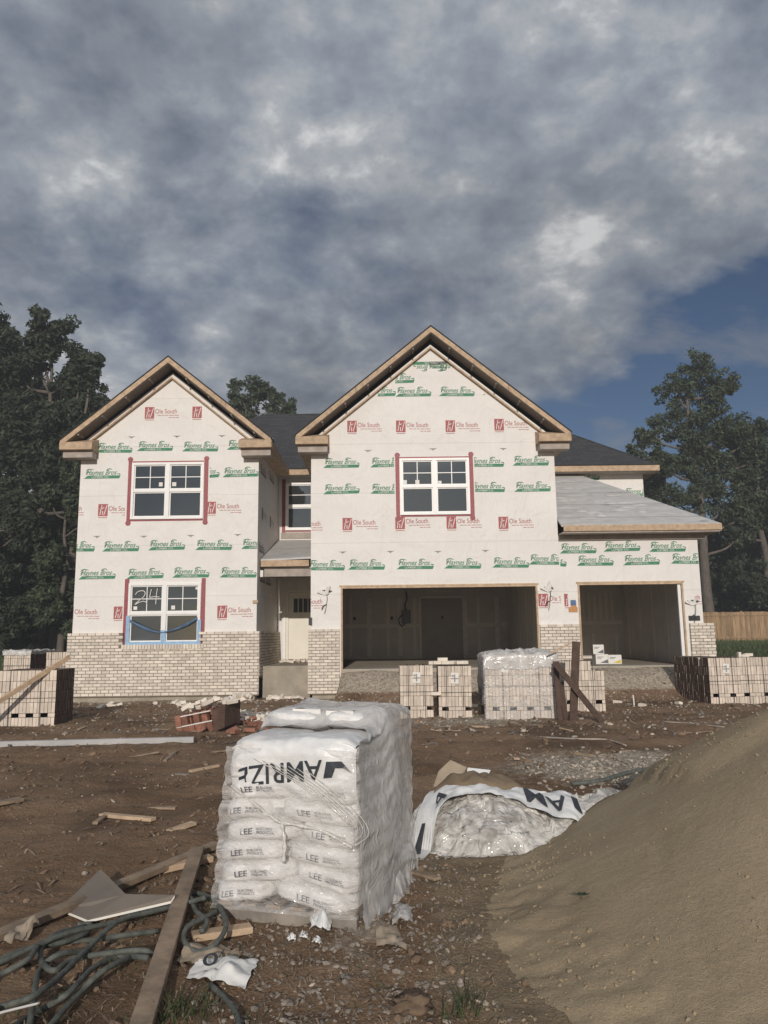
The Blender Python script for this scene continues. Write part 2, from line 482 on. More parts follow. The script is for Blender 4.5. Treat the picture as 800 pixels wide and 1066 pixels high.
cmb = nt.nodes.new('ShaderNodeCombineXYZ'); nt.links.new(cu_, cmb.inputs[0]); nt.links.new(cv_, cmb.inputs[1])
def wn(scale, detail, rough, dist=0, off=0.0, sc=(1, 1, 1)):
    mp = nt.nodes.new('ShaderNodeMapping'); mp.inputs['Location'].default_value = (off, off * .7, off); mp.inputs['Scale'].default_value = sc
    nt.links.new(cmb.outputs[0], mp.inputs[0])
    n = nt.nodes.new('ShaderNodeTexNoise'); n.inputs['Scale'].default_value = scale; n.inputs['Detail'].default_value = detail
    n.inputs['Roughness'].default_value = rough; n.inputs['Distortion'].default_value = dist
    nt.links.new(mp.outputs[0], n.inputs[0]); return n.outputs[0]
CL_OFF = 3.1
big = wn(2.0, 6, .54, .10, CL_OFF); det = wn(4.6, 8, .58, .10, 11.3); fine = wn(11.0, 7, .58, .10, 5.0)
# cloud deck thins out low on the right-hand side and behind the camera
side = mth('SUBTRACT', sep.outputs[0], mth('MULTIPLY', sep.outputs[2], 1.6))
clear = mth('MULTIPLY', mth('SMOOTH_MAX', mth('SUBTRACT', side, -.335), 0.0, .07), 1.5)
behind = mth('MULTIPLY', mth('MAXIMUM', mth('MULTIPLY', sep.outputs[1], -1.0), 0.0), .10)
low = mth('MULTIPLY', mth('MAXIMUM', mth('SUBTRACT', .30, sep.outputs[2]), 0.0), .05)
cov = mth('ADD', mth('MULTIPLY', big, .62), mth('MULTIPLY', det, .38))
cov = mth('SUBTRACT', mth('SUBTRACT', mth('SUBTRACT', cov, clear), behind), low)
cov = mth('ADD', cov, mth('MULTIPLY', mth('MAXIMUM', mth('MULTIPLY', sep.outputs[0], -1.0), 0.0), .16))
mask = ramp(nt, cov, [(.35, 0.), (.425, .66), (.495, 1.)])
bright = mth('ADD', mth('MULTIPLY', det, .50), mth('ADD', mth('MULTIPLY', fine, .30), mth('MULTIPLY', big, .20)))
ccol = ramp(nt, bright, [(.38, (.95, 1.12, 1.46)), (.445, (1.28, 1.47, 1.80)), (.51, (1.76, 1.95, 2.26)), (.565, (2.5, 2.62, 2.8)), (.62, (4.3, 4.32, 4.35))])
bigsh = ramp(nt, wn(1.4, 4, .5, .2, 20.0), [(.36, .80), (.62, 1.28)])
ccol = mixc(nt, 1.0, ccol, bigsh, 'MULTIPLY')
glow = mth('MULTIPLY_ADD', mth('MAXIMUM', mth('MULTIPLY', sep.outputs[1], -1.0), 0.0), 1.25, 1.2)      # clouds are brighter on the sun's side, raised here to lift the shadow fill
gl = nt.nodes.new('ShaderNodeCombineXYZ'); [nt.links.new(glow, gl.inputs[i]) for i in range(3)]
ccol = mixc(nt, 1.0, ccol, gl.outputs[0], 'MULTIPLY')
wsp = ramp(nt, wn(3.4, 7, .6, .3, 31.0, (1, 1.8, 1)), [(.52, 0.), (.66, .55)])      # thin wisps in the open blue
skc = mixc(nt, wsp, mixc(nt, 1.0, sky.outputs[0], (.31, .34, .40), 'MULTIPLY'), (1.9, 2.05, 2.3))
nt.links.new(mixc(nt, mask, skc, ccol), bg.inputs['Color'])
bg.inputs['Strength'].default_value = .1
scene.view_settings.view_transform = 'Standard'; scene.view_settings.look = 'None'
scene.view_settings.exposure = 0.12; scene.view_settings.gamma = 1.0; scene.view_settings.use_curve_mapping = False
# ================================================================== THE HOUSE
Y0 = 20.5                         # plane of the two front gables
YW = 20.56                        # plane of the low garage wing
YB = 24.4                         # recessed main front
FL = .75                          # garage floor level
house = thing('house', 'two-storey house under construction, wrapped in printed white sheathing above pale brick', 'house', (0, Y0, 0))

def wall_panel(mb, x0, x1, z0, z1, y, holes=(), depth=.16, m=0):
    """front face with rectangular openings, their reveals and the outer edges (faces -Y)"""
    xs = sorted({x0, x1, *[h[0] for h in holes], *[h[1] for h in holes]})
    zs = sorted({z0, z1, *[h[2] for h in holes], *[h[3] for h in holes]})
    for a, b in zip(xs, xs[1:]):
        for c, d in zip(zs, zs[1:]):
            mx, mz = (a + b) / 2, (c + d) / 2
            if any(h[0] < mx < h[1] and h[2] < mz < h[3] for h in holes): continue
            mb.quad((a, y, c), (b, y, c), (b, y, d), (a, y, d), m)
    for h in holes:
        mb.quad((h[0], y, h[2]), (h[0], y + depth, h[2]), (h[0], y + depth, h[3]), (h[0], y, h[3]), m)
        mb.quad((h[1], y, h[2]), (h[1], y, h[3]), (h[1], y + depth, h[3]), (h[1], y + depth, h[2]), m)
        mb.quad((h[0], y, h[3]), (h[0], y + depth, h[3]), (h[1], y + depth, h[3]), (h[1], y, h[3]), m)
        mb.quad((h[0], y, h[2]), (h[1], y, h[2]), (h[1], y + depth, h[2]), (h[0], y + depth, h[2]), m)

W1 = (-6.84, -4.88, 4.78, 6.34)   # left upper window
W2 = (-6.80, -4.88, 1.46, 3.06)   # left lower window
W3 = (.44, 2.33, 4.81, 6.37)      # centre upper window
W4 = (-3.16, -1.60, 4.97, 6.52)   # window over the porch roof
G1 = (-1.17, 4.04, FL, 2.90)      # double garage opening
G2 = (5.13, 7.93, FL, 2.92)       # single garage opening
DR = (-3.06, -2.12, .90, 3.02)    # entry door
ZE = 6.92

def gable(mb, x0, x1, z0, zt, peak, y, holes):
    wall_panel(mb, x0, x1, z0, zt, y, holes)
    mb.add([(x0, y, zt), (x1, y, zt), ((x0 + x1) / 2, y, peak)], [(0, 1, 2)])

mb = MB(); gable(mb, -8.25, -3.40, .2, ZE, 8.88, Y0, [W1, W2])
mb.quad((-3.40, Y0, .2), (-3.40, YB, .2), (-3.40, YB, ZE), (-3.40, Y0, ZE))          # side wall towards the porch
mb.quad((-8.25, 31, .2), (-8.25, Y0, .2), (-8.25, Y0, ZE), (-8.25, 31, ZE))
wallL = mb.build('wall', M['wrap'], house, fix=False)
mb = MB(); gable(mb, -1.97, 4.66, .2, ZE, 9.63, Y0, [W3, G1])
mb.quad((-1.97, YB, .2), (-1.97, Y0, .2), (-1.97, Y0, ZE), (-1.97, YB, ZE))
mb.quad((4.66, Y0, .2), (4.66, YB, .2), (4.66, YB, ZE), (4.66, Y0, ZE))
wallC = mb.build('wall', M['wrap'], house, fix=False)
mb = MB(); wall_panel(mb, 4.663, 8.41, .2, 4.22, YW, [G2])
mb.quad((8.41, YW, .2), (8.41, YB, .2), (8.41, YB, 4.22), (8.41, YW, 4.22))
wallW = mb.build('wall', M['wrap'], house, fix=False)
mb = MB(); wall_panel(mb, -3.397, -1.973, .7, 6.80, YB, [W4 if False else (-3.16, -1.975, 4.97, 6.52), (DR[0], DR[1], DR[2], DR[3])])
wall_panel(mb, 4.663, 8.38, 3.9, 6.80, YB, [])
mb.quad((8.38, YB, .2), (8.38, 31, .2), (8.38, 31, 6.8), (8.38, YB, 6.8))
mb.quad((8.38, 31, .2), (-8.25, 31, .2), (-8.25, 31, 6.9), (8.38, 31, 6.9))
wallB = mb.build('wall', M['wrap'], house, fix=False)

# ---- printing on the wrap ------------------------------------------------------------------
def green_logo(mb, mw, P, flip=False, cut=None):
    """script name over a wedge bar with the trade in small white capitals; P(u, v, lift) places it"""
    s = -1 if flip else 1
    def fn(x, y): return P(s * (x - .5) + .5, s * (y - .12) + .12, 0)
    def fw(x, y): return P(s * (x - .5) + .5, s * (y - .12) + .12, 1)
    mb.text('Haynes Bros', lambda x, y: fn(x + .05, y + .105), .195, .45, .012, 0, xs=.83)
    mb.add([fn(0, .0), fn(.96, .0), fn(.985, .055), fn(.98, .085), fn(.10, .085), fn(.065, .055)], [(0, 1, 2, 3, 4, 5)])
    # swash of the first capital, crossing above and diving into the bar
    for pts, w in (([(.055, .20), (.09, .25), (.17, .262), (.26, .245)], .013), ([(.10, .12), (.07, .15), (.09, .19), (.15, .205)], .011),
                   ([(.60, .22), (.64, .262), (.72, .265), (.76, .24)], .012), ([(.90, .13), (.965, .12), (.985, .085)], .014)):
        q = [Vector((*p, 0)) for p in pts]
        c = catmull(q, 4)
        L, Rr = [], []
        for i, p in enumerate(c):
            t = (c[min(i + 1, len(c) - 1)] - c[max(i - 1, 0)]).normalized()
            nn = Vector((-t.y, t.x, 0)) * w * (.35 + .65 * math.sin(math.pi * (i + .5) / len(c)))
            L.append(p + nn); Rr.append(p - nn)
        for i in range(len(c) - 1):
            mb.quad(fn(L[i].x, L[i].y), fn(Rr[i].x, Rr[i].y), fn(Rr[i + 1].x, Rr[i + 1].y), fn(L[i + 1].x, L[i + 1].y))
    mw.text('LUMBER CO.', lambda x, y: fw(x + .22, y + .017), .072, 0, .004, 0, xs=1.15)

def red_logo(mb, mw, P, icon=True, text=True):
    if icon:
        mb.quad(P(0, 0, 0), P(.26, 0, 0), P(.26, .33, 0), P(0, .33, 0))
        for (a, b, c, d) in ((.05, .03, .10, .30), (.12, .03, .12, .14), (.16, .03, .235, .30), (.05, .17, .16, .24)):
            t = Vector((c - a, d - b)).normalized() * .010
            mw.quad(P(a - t.y, b + t.x, 1), P(a + t.y, b - t.x, 1), P(c + t.y, d - t.x, 1), P(c - t.y, d + t.x, 1))
        mb.quad(P(.01, -.045, 0), P(.25, -.045, 0), P(.25, -.03, 0), P(.01, -.03, 0))
    if text:
        mb.text('Ole South', lambda x, y: P(x + .285, y + .145, 0), .185, 0, .003, 0, xs=.80)
        x = .36
        for wd in (.10, .07, .09, .12, .13, .06):               # two lines of small print
            if x + wd < .97: mb.quad(P(x, .085, 0), P(x + wd, .085, 0), P(x + wd, .10, 0), P(x, .10, 0)); x += wd + .018
        x = .66
        for wd in (.09, .06, .10):
            mb.quad(P(x, .022, 0), P(x + wd, .022, 0), P(x + wd, .037, 0), P(x, .037, 0)); x += wd + .018

def tri_mark(mg, P):
    mg.add([P(-.11, .012, 0), P(.11, .012, 0), P(.03, -.02, 0), (P(0, -.05, 0)), P(-.03, -.02, 0)], [(0, 1, 2, 3, 4)])

def placer(x, z, y, x0, x1):
    """front-facing placement clipped to the wall x0..x1"""
    tl = random.uniform(-.018, .018); z += random.uniform(-.02, .02)                # never quite level
    return lambda u, v, lift: (min(max(x + u, x0), x1), y - .004 - .003 * lift, z + v + tl * u)

def prints(rows, y, parent, x0, x1, holes, peak=None):
    def clean(m):
        keep = [i for i, q in enumerate(m.f) if max(m.v[k][0] for k in q) - min(m.v[k][0] for k in q) > 1e-4]
        m.f = [m.f[i] for i in keep]; m.m = [m.m[i] for i in keep]
        return m
    for kind, z, xs in rows:
        for x in xs:
            lo, hi = x0, x1
            if peak and z > ZE - .3:                             # stay on the gable
                cx = (x0 + x1) / 2; hw = (peak - z - .30) / ((peak - ZE) / ((x1 - x0) / 2))
                lo, hi = max(lo, cx - hw), min(hi, cx + hw)
            for h in holes:                                      # stop at a window or its tape
                if h[2] - .1 < z + .1 < h[3] + .1:
                    if x < h[0] < x + 1.0: hi = min(hi, h[0] - .15)
                    elif x < h[1] < x + 1.0: lo = max(lo, h[1] + .15)
            P = placer(x, z, y, lo, hi)
            m = MB(); w2 = MB()
            if kind == 'g': green_logo(m, w2, P)
            elif kind == 'gf': green_logo(m, w2, P, True)
            elif kind == 'r': red_logo(m, w2, P)
            elif kind == 'ri': red_logo(m, w2, P, True, False)
            elif kind == 't': tri_mark(m, P)
            m.add(w2.v, w2.f, 1)
            name, mt = {'g': ('green_logo', 'print_green'), 't': ('print_mark', 'print_grey')}.get(kind[0], ('red_logo', 'print_red'))
            if clean(m).f: m.build(name, [M[mt], M['print_white']], parent, fix=False)

prints([
    ('r', 7.60, [-6.56]), ('ri', 7.60, [-5.25]),
    ('t', 7.08, [-6.90, -5.66, -4.42]),
    ('g', 6.66, [-7.85, -6.74, -5.50, -4.28]), ('g', 5.92, [-8.15, -5.45, -4.38]),
    ('r', 4.90, [-7.72, -4.80]), ('r', 4.90, [-9.05]),
    ('t', 4.34, [-7.72, -6.46, -5.20, -3.94]),
    ('g', 3.93, [-8.75, -7.56, -6.33, -5.07, -3.84]), ('g', 3.19, [-8.16, -6.88, -5.66, -4.40]),
    ('r', 2.12, [-8.50, -7.18, -4.44])], Y0, wallL, -8.245, -3.405, [W1, W2], 8.88)
prints([
    ('gf', 8.88, [.85, 1.30]),
    ('g', 8.12, [-.62, .36, 1.56, 2.78]), ('g', 8.52, [-.10]),
    ('r', 7.12, [-.98, .36, 1.72, 3.06]),
    ('t', 6.62, [-.42, 1.36, 3.28]),
    ('g', 6.12, [-1.64, -.36, 2.30, 3.52]), ('g', 5.42, [-1.64, -.36, 2.30, 3.54]),
    ('r', 4.42, [-2.60, -1.12, .30, 1.68, 3.08]),
    ('t', 3.82, [-1.12, .16, 1.43, 2.70]),
    ('g', 3.37, [-2.05, -.98, .32, 1.59, 2.87]), ('g', 3.42, [3.85]),
    ('r', 2.33, [-2.55, 4.06])], Y0, wallC, -1.965, 4.655, [W3, (G1[0] - .12, G1[1] + .02, G1[2], G1[3] - .35)], 9.63)
prints([
    ('g', 3.74, [4.70, 5.88, 7.10]), ('g', 3.40, [3.88, 5.14, 6.38, 7.66]),
    ('r', 2.33, [4.76, 7.48])], YW, wallW, 4.70, 8.40, [(G2[0] - .12, G2[1] + .14, G2[2], G2[3] - .3)])
prints([('g', 5.93, [6.55, 7.75]), ('g', 6.5, [6.0])], YB, wallB, 4.7, 8.37, [])
# logos printed wholly in grey on the side wall next to the porch
for fn_, yy, zz in ((green_logo, 20.8, 6.1), (green_logo, 22.4, 6.25), (green_logo, 20.7, 3.9), (green_logo, 22.0, 3.1), (green_logo, 20.9, 3.1), (red_logo, 21.1, 4.85), (red_logo, 22.6, 4.85)):
    g, wh = MB(), MB()
    fn_(g, wh, lambda u, v, l, yy=yy, zz=zz: (-3.396 + .003 * l, min(max(yy + u, 20.52), 24.38), zz + v))
    g.build('grey_logo', M['print_grey'], wallL, fix=False)

# torn openings in the wrap for lamp wires
for x, z, y, par in ((-1.58, 2.72, Y0, wallC), (4.33, 2.74, Y0, wallC), (8.16, 2.34, YW, wallW)):
    mb = MB()
    n = 9
    for k in range(5):
        a = -2.6 + k * 1.25 + random.uniform(-.3, .3); L = random.uniform(.13, .26) if k != 2 else .1
        c = Vector((x, y - .02, z)); d = Vector((math.cos(a), 0, abs(math.sin(a)) * .8 if k < 3 else math.sin(a)))
        p = Vector((-d.z, 0, d.x)) * .05
        mb.prism([c - p, c + p, c + d * L + p * .4 + Vector((0, -.07, 0)), c + d * L - p * .5 + Vector((0, -.05, .01))], (0, -.003, 0))
    mb.build('torn_flap', M['paper'], par)
    mb = MB()
    mb.add([(x + random.uniform(.8, 1.2) * .11 * math.cos(a) * 1.5, y - .006, z + .06 + .05 * math.sin(a)) for a in [i * 2 * math.pi / n for i in range(n)]], [tuple(range(n))])
    mb.build('torn_hole', M['metal_dark'], par)
    mb = MB()
    mb.tube(catmull([(x + .02, y - .02, z + .05), (x + .05, y - .06, z - .1), (x + .02, y - .05, z - .35), (x - .02, y - .07, z - .52)], 5), .007, 6)
    mb.tube(catmull([(x + .02, y - .02, z - .28), (x - .06, y - .05, z - .33), (x - .09, y - .04, z - .42)], 4), .012, 6)
    mb.build('lamp_wire', M['cable'], par)
mb = MB(); mb.box(4.86, 5.10, YW - .012, YW - .009, 2.16, 2.30); mb.box(4.93, 5.07, YW - .015, YW - .0125, 2.3, 2.44); s1 = mb.build('sticker', M['sticker_orange'], wallW)
mb = MB(); mb.box(4.92, 5.06, YW - .018, YW - .0155, 2.34, 2.48); mb.build('sticker', M['sticker_blue'], wallW)
mb = MB(); mb.box(-3.50, -3.36, Y0 - .05, Y0 - .01, 2.50, 2.58); mb.build('wood_block', M['lumber'], house)
mb = MB(); mb.box(8.02, 8.32, YW - .02, YW - .008, 1.90, 2.03); mb.build('dark_patch', M['metal_dark'], wallW)

# ---- windows -------------------------------------------------------------------------------
def window(x0, x1, z0, z1, y, twin=True, tape=(1, 1, 1, 1), stickers=()):
    mb = MB(); fw = .065; yo, yi = y - .045, y + .07
    mb.box(x0, x1, yo, yi, z1 - fw, z1); mb.box(x0, x1, yo, yi, z0, z0 + fw)
    mb.box(x0, x0 + fw, yo, yi, z0 + fw, z1 - fw); mb.box(x1 - fw, x1, yo, yi, z0 + fw, z1 - fw)
    units = [(x0 + fw, x1 - fw)]
    if twin:
        xm = (x0 + x1) / 2; mb.box(xm - .055, xm + .055, yo - .004, yi, z0 + fw, z1 - fw)
        units = [(x0 + fw, xm - .055), (xm + .055, x1 - fw)]
    zm = (z0 + z1) / 2
    glass, low = [], []
    for a, b in units:
        mb.box(a, b, yo + .02, yi, zm - .035, zm + .035)                         # meeting rail
        for (c, d, yy, g) in ((zm + .035, z1 - fw, yo + .035, glass), (z0 + fw, zm - .035, yo + .05, low)):
            mb.box(a, a + .03, yy, yi, c, d); mb.box(b - .03, b, yy, yi, c, d)
            mb.box(a + .03, b - .03, yy, yi, d - .03, d); mb.box(a + .03, b - .03, yy, yi, c, c + .03)
            g.append((a + .03, b - .03, c + .03, d - .03, yy + .025))
        a2, b2 = a + .03, b - .03; xm2 = (a2 + b2) / 2; zq = (zm + .065 + z1 - fw - .03) / 2
        mb.box(xm2 - .011, xm2 + .011, yo + .042, yo + .058, zm + .065, z1 - fw - .03)
        mb.box(a2, b2, yo + .043, yo + .057, zq - .011, zq + .011)
    fr = mb.build('window', M['frame_white'], house)
    for a, b, c, d, yy in glass:
        q = MB(); q.box(a - .004, b + .004, yy, yy + .012, c - .004, d + .004); q.build('pane', M['glass'], fr)
    for a, b, c, d, yy in low:
        q = MB(); q.box(a - .004, b + .004, yy, yy + .012, c - .004, d + .004); q.build('pane', M['glass'], fr)
    for a, b, c, d in stickers:
        q = MB(); q.box(a, b, yo + .036, yo + .0395, c, d); q.build('sticker', M['paper'], fr)
    tw = .115
    def strip(a, b, c, d, t=None):      # pinked edge tape, slightly uneven
        n = 10; pts = []
        t = MB(); t.prism([(a + random.uniform(-.01, .01), y - .003, c), (b + random.uniform(-.01, .01), y - .003, c), (b + random.uniform(-.01, .01), y - .003, d), (a + random.uniform(-.01, .01), y - .003, d)], (0, -.003, 0)); t.build('flashing_tape', M['tape_red'], fr)
    if tape[0]: strip(x0 - tw, x0 - .002, z0 - .13, z1 + .12)
    if tape[1]: strip(x1 + .002, x1 + tw, z0 - .13, z1 + .12)
    if tape[2]: strip(x0, x1, z1 + .003, z1 + .045)
    if tape[3]: strip(x0, x1, z0 - .05, z0 - .003)
    
    for xx in (x0 - .06, x1 + .06):                                             # rounded tape ends standing proud
        for zz in (z1 + .10, z0 - .10):
            if not tape[2]: continue
            t = MB(); t.prism([(xx + .075 * math.cos(a), y - .008, zz + .07 * math.sin(a)) for a in [k * math.pi / 4 for k in range(8)]], (0, -.003, 0)); t.build('tape_end', M['tape_red'], fr)
    return fr
win1 = window(*W1, Y0, stickers=[(-6.10, -6.0, 5.68, 5.79), (-5.74, -5.63, 5.68, 5.79)])
win3 = window(*W3, Y0, stickers=[(.52, .63, 5.66, 5.77), (.86, .97, 5.66, 5.77), (1.48, 1.57, 5.64, 5.74)])
win4 = window(-3.16, -1.52, 4.97, 6.52, YB, twin=False, tape=(1, 0, 0, 1))
win2 = window(*W2, Y0, tape=(1, 1, 0, 0), stickers=[(-6.66, -6.56, 2.36, 2.45), (-5.66, -5.56, 2.36, 2.46), (-5.03, -4.96, 2.88, 2.94)])
mb = MB()                                                                        # chalked number on the glass
yy = Y0 - .016
for st in ([(-6.62, 2.76), (-6.55, 2.84), (-6.42, 2.86), (-6.36, 2.80), (-6.40, 2.70), (-6.50, 2.62), (-6.62, 2.50), (-6.50, 2.56), (-6.38, 2.58), (-6.30, 2.54)],
           [(-6.20, 2.90), (-6.22, 2.80), (-6.24, 2.68)], [(-6.24, 2.68), (-6.12, 2.70), (-5.98, 2.69)], [(-6.04, 2.92), (-6.06, 2.74), (-6.07, 2.50)]):
    mb.tube(catmull([(a, yy, b) for a, b in st], 4), .011, 5)
mb.build('chalked_number', M['print_grey'] if False else M['paper'], win2)
mb = MB()                                                                        # blue protective tape along the bottom
x0, x1, z0, z1 = W2
for a, b, c, d in ((x0 - .03, x0 + .068, z0 - .02, z0 + .75), (x1 - .068, x1 + .03, z0 - .02, z0 + .62), (x0 + .07, x1 - .07, z0 - .03, z0 + .066), ((x0 + x1) / 2 - .06, (x0 + x1) / 2 + .06, z0 + .07, z0 + .36)):
    mb.box(a, b, Y0 - .054, Y0 - .0505, c, d)
mb.build('blue_tape', M['tape_blue'], win2)
mb = MB()
def sag(u, v):
    x = x0 + .07 + u * (x1 - x0 - .14); k = (abs(u - .48) * 2) ** 1.6
    zc = z0 + .30 + .34 * k; wd = .032 + .014 * math.sin(u * 9)
    return (x, Y0 - .052 - .02 * math.sin(v * 3.1) - .01 * math.sin(u * 23), zc + (v - .5) * wd * 2)
mb.grid(sag, 30, 4)
mb.build('sagging_blue_film', pmat('deep_blue_film', (.07, .125, .21), .35, .3, 9, .5, 14), win2, smooth=True, fix=False)

# ---- brick veneer: every brick its own block in front of a recessed bed -----------------------
def veneer(mb, x0, x1, z0, z1, y, side=None, holes=(), axis='x'):
    """running bond of 200 x 70 mm bricks; y is the face plane"""
    rh, L, j = .0805, .208, .0155
    n = int(round((z1 - z0) / rh)); rh = (z1 - z0) / n
    for r in range(n):
        z = z0 + r * rh
        x = x0 - (L / 2 if r % 2 else 0)
        while x < x1 - .004:
            a, b = max(x, x0) + (j / 2 if x > x0 else 0), min(x + L, x1) - j / 2
            x += L
            if b - a < .02: continue
            if any(h[0] - .001 < (a + b) / 2 < h[1] + .001 and h[2] - .001 < z + rh / 2 < h[3] + .001 for h in holes): continue
            q = random.uniform(-.003, .003); c, d = z + j * .55, z + rh - j * .45
            if axis == 'x': mb.box(a, b, y + q, y + .09, c, d)
            elif axis == 'y+': mb.box(y - .09, y + q, a, b, c, d)     # faces +X
            else: mb.box(y + q, y + .09, a, b, c, d)                  # faces -X
YV = Y0 - .10
mb = MB(); ZB = .14
veneer(mb, -8.33, -3.30, ZB, 1.77, YV, holes=[(W2[0] - .08, W2[1] + .08, 1.36, 2.0)])
k = W2[0] - .10
while k < W2[1] + .06:                                                            # soldier sill under the window
    mb.box(k, k + .066, YV - .03, YV + .09, 1.33, 1.452); k += .077
veneer(mb, YV + .10, YB - .06, .6, 1.77, -3.30, axis='y+')
veneer(mb, YV + .10, 24.0, ZB, 1.77, -8.33, axis='y-')
v1 = mb.build('brick_veneer', M['brick'], house)
mb = MB(); mb.box(-8.322, -3.308, YV + .016, YV + .085, ZB - .02, 1.30); mb.box(-8.322, W2[0] - .09, YV + .016, YV + .085, 1.30, 1.76); mb.box(W2[1] + .09, -3.308, YV + .016, YV + .085, 1.30, 1.76)
mb.box(-3.39, -3.309, YV + .1, YB - .01, .55, 1.76); mb.box(-8.321, -8.26, YV + .1, 24.0, ZB - .02, 1.76)
mb.build('mortar_bed', M['mortar'], v1)
mb = MB(); veneer(mb, -2.03, -1.20, ZB, 1.80, YV); veneer(mb, YV + .10, YB - .06, .6, 1.80, -2.03, axis='y-')
v2 = mb.build('brick_veneer', M['brick'], house)
mb = MB(); mb.box(-2.02, -1.208, YV + .016, YV + .085, ZB - .02, 1.79); mb.box(-2.021, -1.98, YV + .1, YB - .02, .55, 1.79); mb.build('mortar_bed', M['mortar'], v2)
mb = MB(); veneer(mb, 4.06, 5.09, .30, 1.85, YV)
v3 = mb.build('brick_veneer', M['brick'], house)
mb = MB(); mb.box(4.068, 5.082, YV + .016, YV + .085, .28, 1.84); mb.build('mortar_bed', M['mortar'], v3)
mb = MB(); veneer(mb, 8.02, 8.66, .30, 1.84, YV + .06); veneer(mb, YV + .16, YB, .30, 1.84, 8.66, axis='y+')
v4 = mb.build('brick_veneer', M['brick'], house)
mb = MB(); mb.box(8.028, 8.652, YV + .076, YV + .145, .28, 1.83); mb.box(8.45, 8.649, YV + .16, YB, .28, 1.83); mb.build('mortar_bed', M['mortar'], v4)

# ---- foundation and slabs ---------------------------------------------------------------------
mb = MB()
mb.box(-8.20, -3.42, Y0 - .02, Y0 + .3, -.4, .60)
mb.box(-1.92, -1.19, Y0 - .008, Y0 + .3, -.4, .60); mb.box(4.06, 5.12, Y0 - .008, Y0 + .3, -.4, .60); mb.box(7.95, 8.38, YW - .008, YW + .3, -.4, .60)
mb.build('foundation', M['concrete'], house)
mb = MB(); mb.box(-1.165, 4.035, Y0 - .02, 29.4, -.3, FL - .002)
mb.build('garage_floor', M['slab'], house)
mb = MB(); mb.box(5.135, 7.925, YW - .02, 27.2, -.3, FL - .001); mb.box(7.925, 8.30, YW + .2, 27.2, -.3, FL - .001); mb.build('garage_floor', M['slab'], house)
mb = MB(); mb.box(-3.295, -2.035, 21.0, YB - .002, -.3, .84); mb.build('porch_slab', M['concrete'], house)

# ---- door and surround ------------------------------------------------------------------------
mb = MB()
x0, x1, z0, z1 = DR
mb.box(x0 + .02, x1 - .02, YB + .03, YB + .075, z0 + .02, 2.36); mb.box(x0 + .02, x0 + .16, YB + .03, YB + .075, 2.36, 2.80); mb.box(x1 - .16, x1 - .02, YB + .03, YB + .075, 2.36, 2.80)
mb.box(x0 + .02, x1 - .02, YB + .03, YB + .075, 2.80, z1 - .03)
mb.box(x0 + .16, x1 - .16, YB + .022, YB + .03, 2.33, 2.36); mb.box(x0 + .14, x1 - .14, YB + .022, YB + .03, 2.80, 2.83)
d = mb.build('door', M['door_cream'], house)
wl = (x1 - x0 - .32) / 4
mb = MB()
for k in range(4): mb.box(x0 + .16 + k * wl + .012, x0 + .16 + (k + 1) * wl - .012, YB + .045, YB + .055, 2.365, 2.795)
mb.build('pane', M['door_glass'], d)
mb = MB()
for k in range(5): mb.box(x0 + .16 + k * wl - .012, x0 + .16 + k * wl + .012, YB + .035, YB + .07, 2.362, 2.798)
mb.build('muntin', M['door_cream'], d)
mb = MB()
for zz in (1.05, 1.75): mb.box(x0 + .15, x1 - .15, YB + .024, YB + .029, zz, zz + .008)
mb.build('panel_groove', M['door_cream'], d)
mb = MB(); mb.box(x0 - .06, x0 + .018, YB - .03, YB + .1, z0, z1); mb.box(x1 - .018, x1 + .06, YB - .03, YB + .1, z0, z1); mb.box(x0 - .06, x1 + .06, YB - .032, YB + .1, z1 - .02, z1 + .06)
mb.build('door_frame', M['door_cream'], house)
mb = MB(); mb.box(-3.20, -3.13, YB - .05, YB - .02, z0, 2.6); mb.build('door_trim', M['frame_white'], house)

# ---- garage openings: frames, interiors ----------------------------------------------------------
for (a, b, c, dd), y in ((G1, Y0), (G2, YW)):
    mb = MB(); mb.box(a - .002, a + .045, y - .022, y + .16, c - .15, dd); mb.box(b - .045, b + .002, y - .022, y + .16, c - .15, dd); mb.box(a + .045, b - .045, y - .022, y + .16, dd - .045, dd)
    mb.box(a - .04, b + .04, y - .03, y - .003, dd + .002, dd + .04)
    mb.build('garage_door_frame', M['lumber'], house)
def interior(x0, x1, ya, yb, zc, seams_back, extra):
    mb = MB()
    mb.quad((x0, yb, FL), (x1, yb, FL), (x1, yb, zc), (x0, yb, zc)); mb.quad((x0, ya, FL), (x0, yb, FL), (x0, yb, zc), (x0, ya, zc))
    mb.quad((x1, yb, FL), (x1, ya, FL), (x1, ya, zc), (x1, yb, zc)); mb.quad((x0, yb, zc), (x1, yb, zc), (x1, ya, zc), (x0, ya, zc))
    rm = mb.build('garage_interior', M['drywall'], house, fix=False)
    mb = MB()
    for x, za, zb, wd in seams_back: mb.box(x - wd / 2, x + wd / 2, yb - .006, yb - .002, za, zb)
    for z in (FL + 1.22,): mb.box(x0 + .05, x1 - .05, yb - .009, yb - .0065, z - .07, z + .07)
    k = ya + .8
    while k < yb - .3:
        for xx, s in ((x0, 1), (x1, -1)): mb.box(min(xx + s * .002, xx + s * .006), max(xx + s * .002, xx + s * .006), k, k + .1, FL + .1, zc - .05)
        k += 1.22
    mb.build('joint_compound', M['drywall_seam'], rm)
    return rm
r1 = interior(-1.9, 4.58, Y0 + .17, 29.2, 3.3, [(x, FL + .1, 3.0, .11 + .06 * (i % 2)) for i, x in enumerate((-1.3, -.6, .1, .55, 1.1, 3.0, 3.5, 4.2))], 0)
mb = MB(); mb.box(1.35, 2.9, 29.17, 29.19, FL, 3.0); mb.build('doorway_panel', pmat('dim_doorway', (.40, .375, .35), .9, .1, 2, .1), r1)  # flat panel on the wall; the dimness of the opening is in its colour
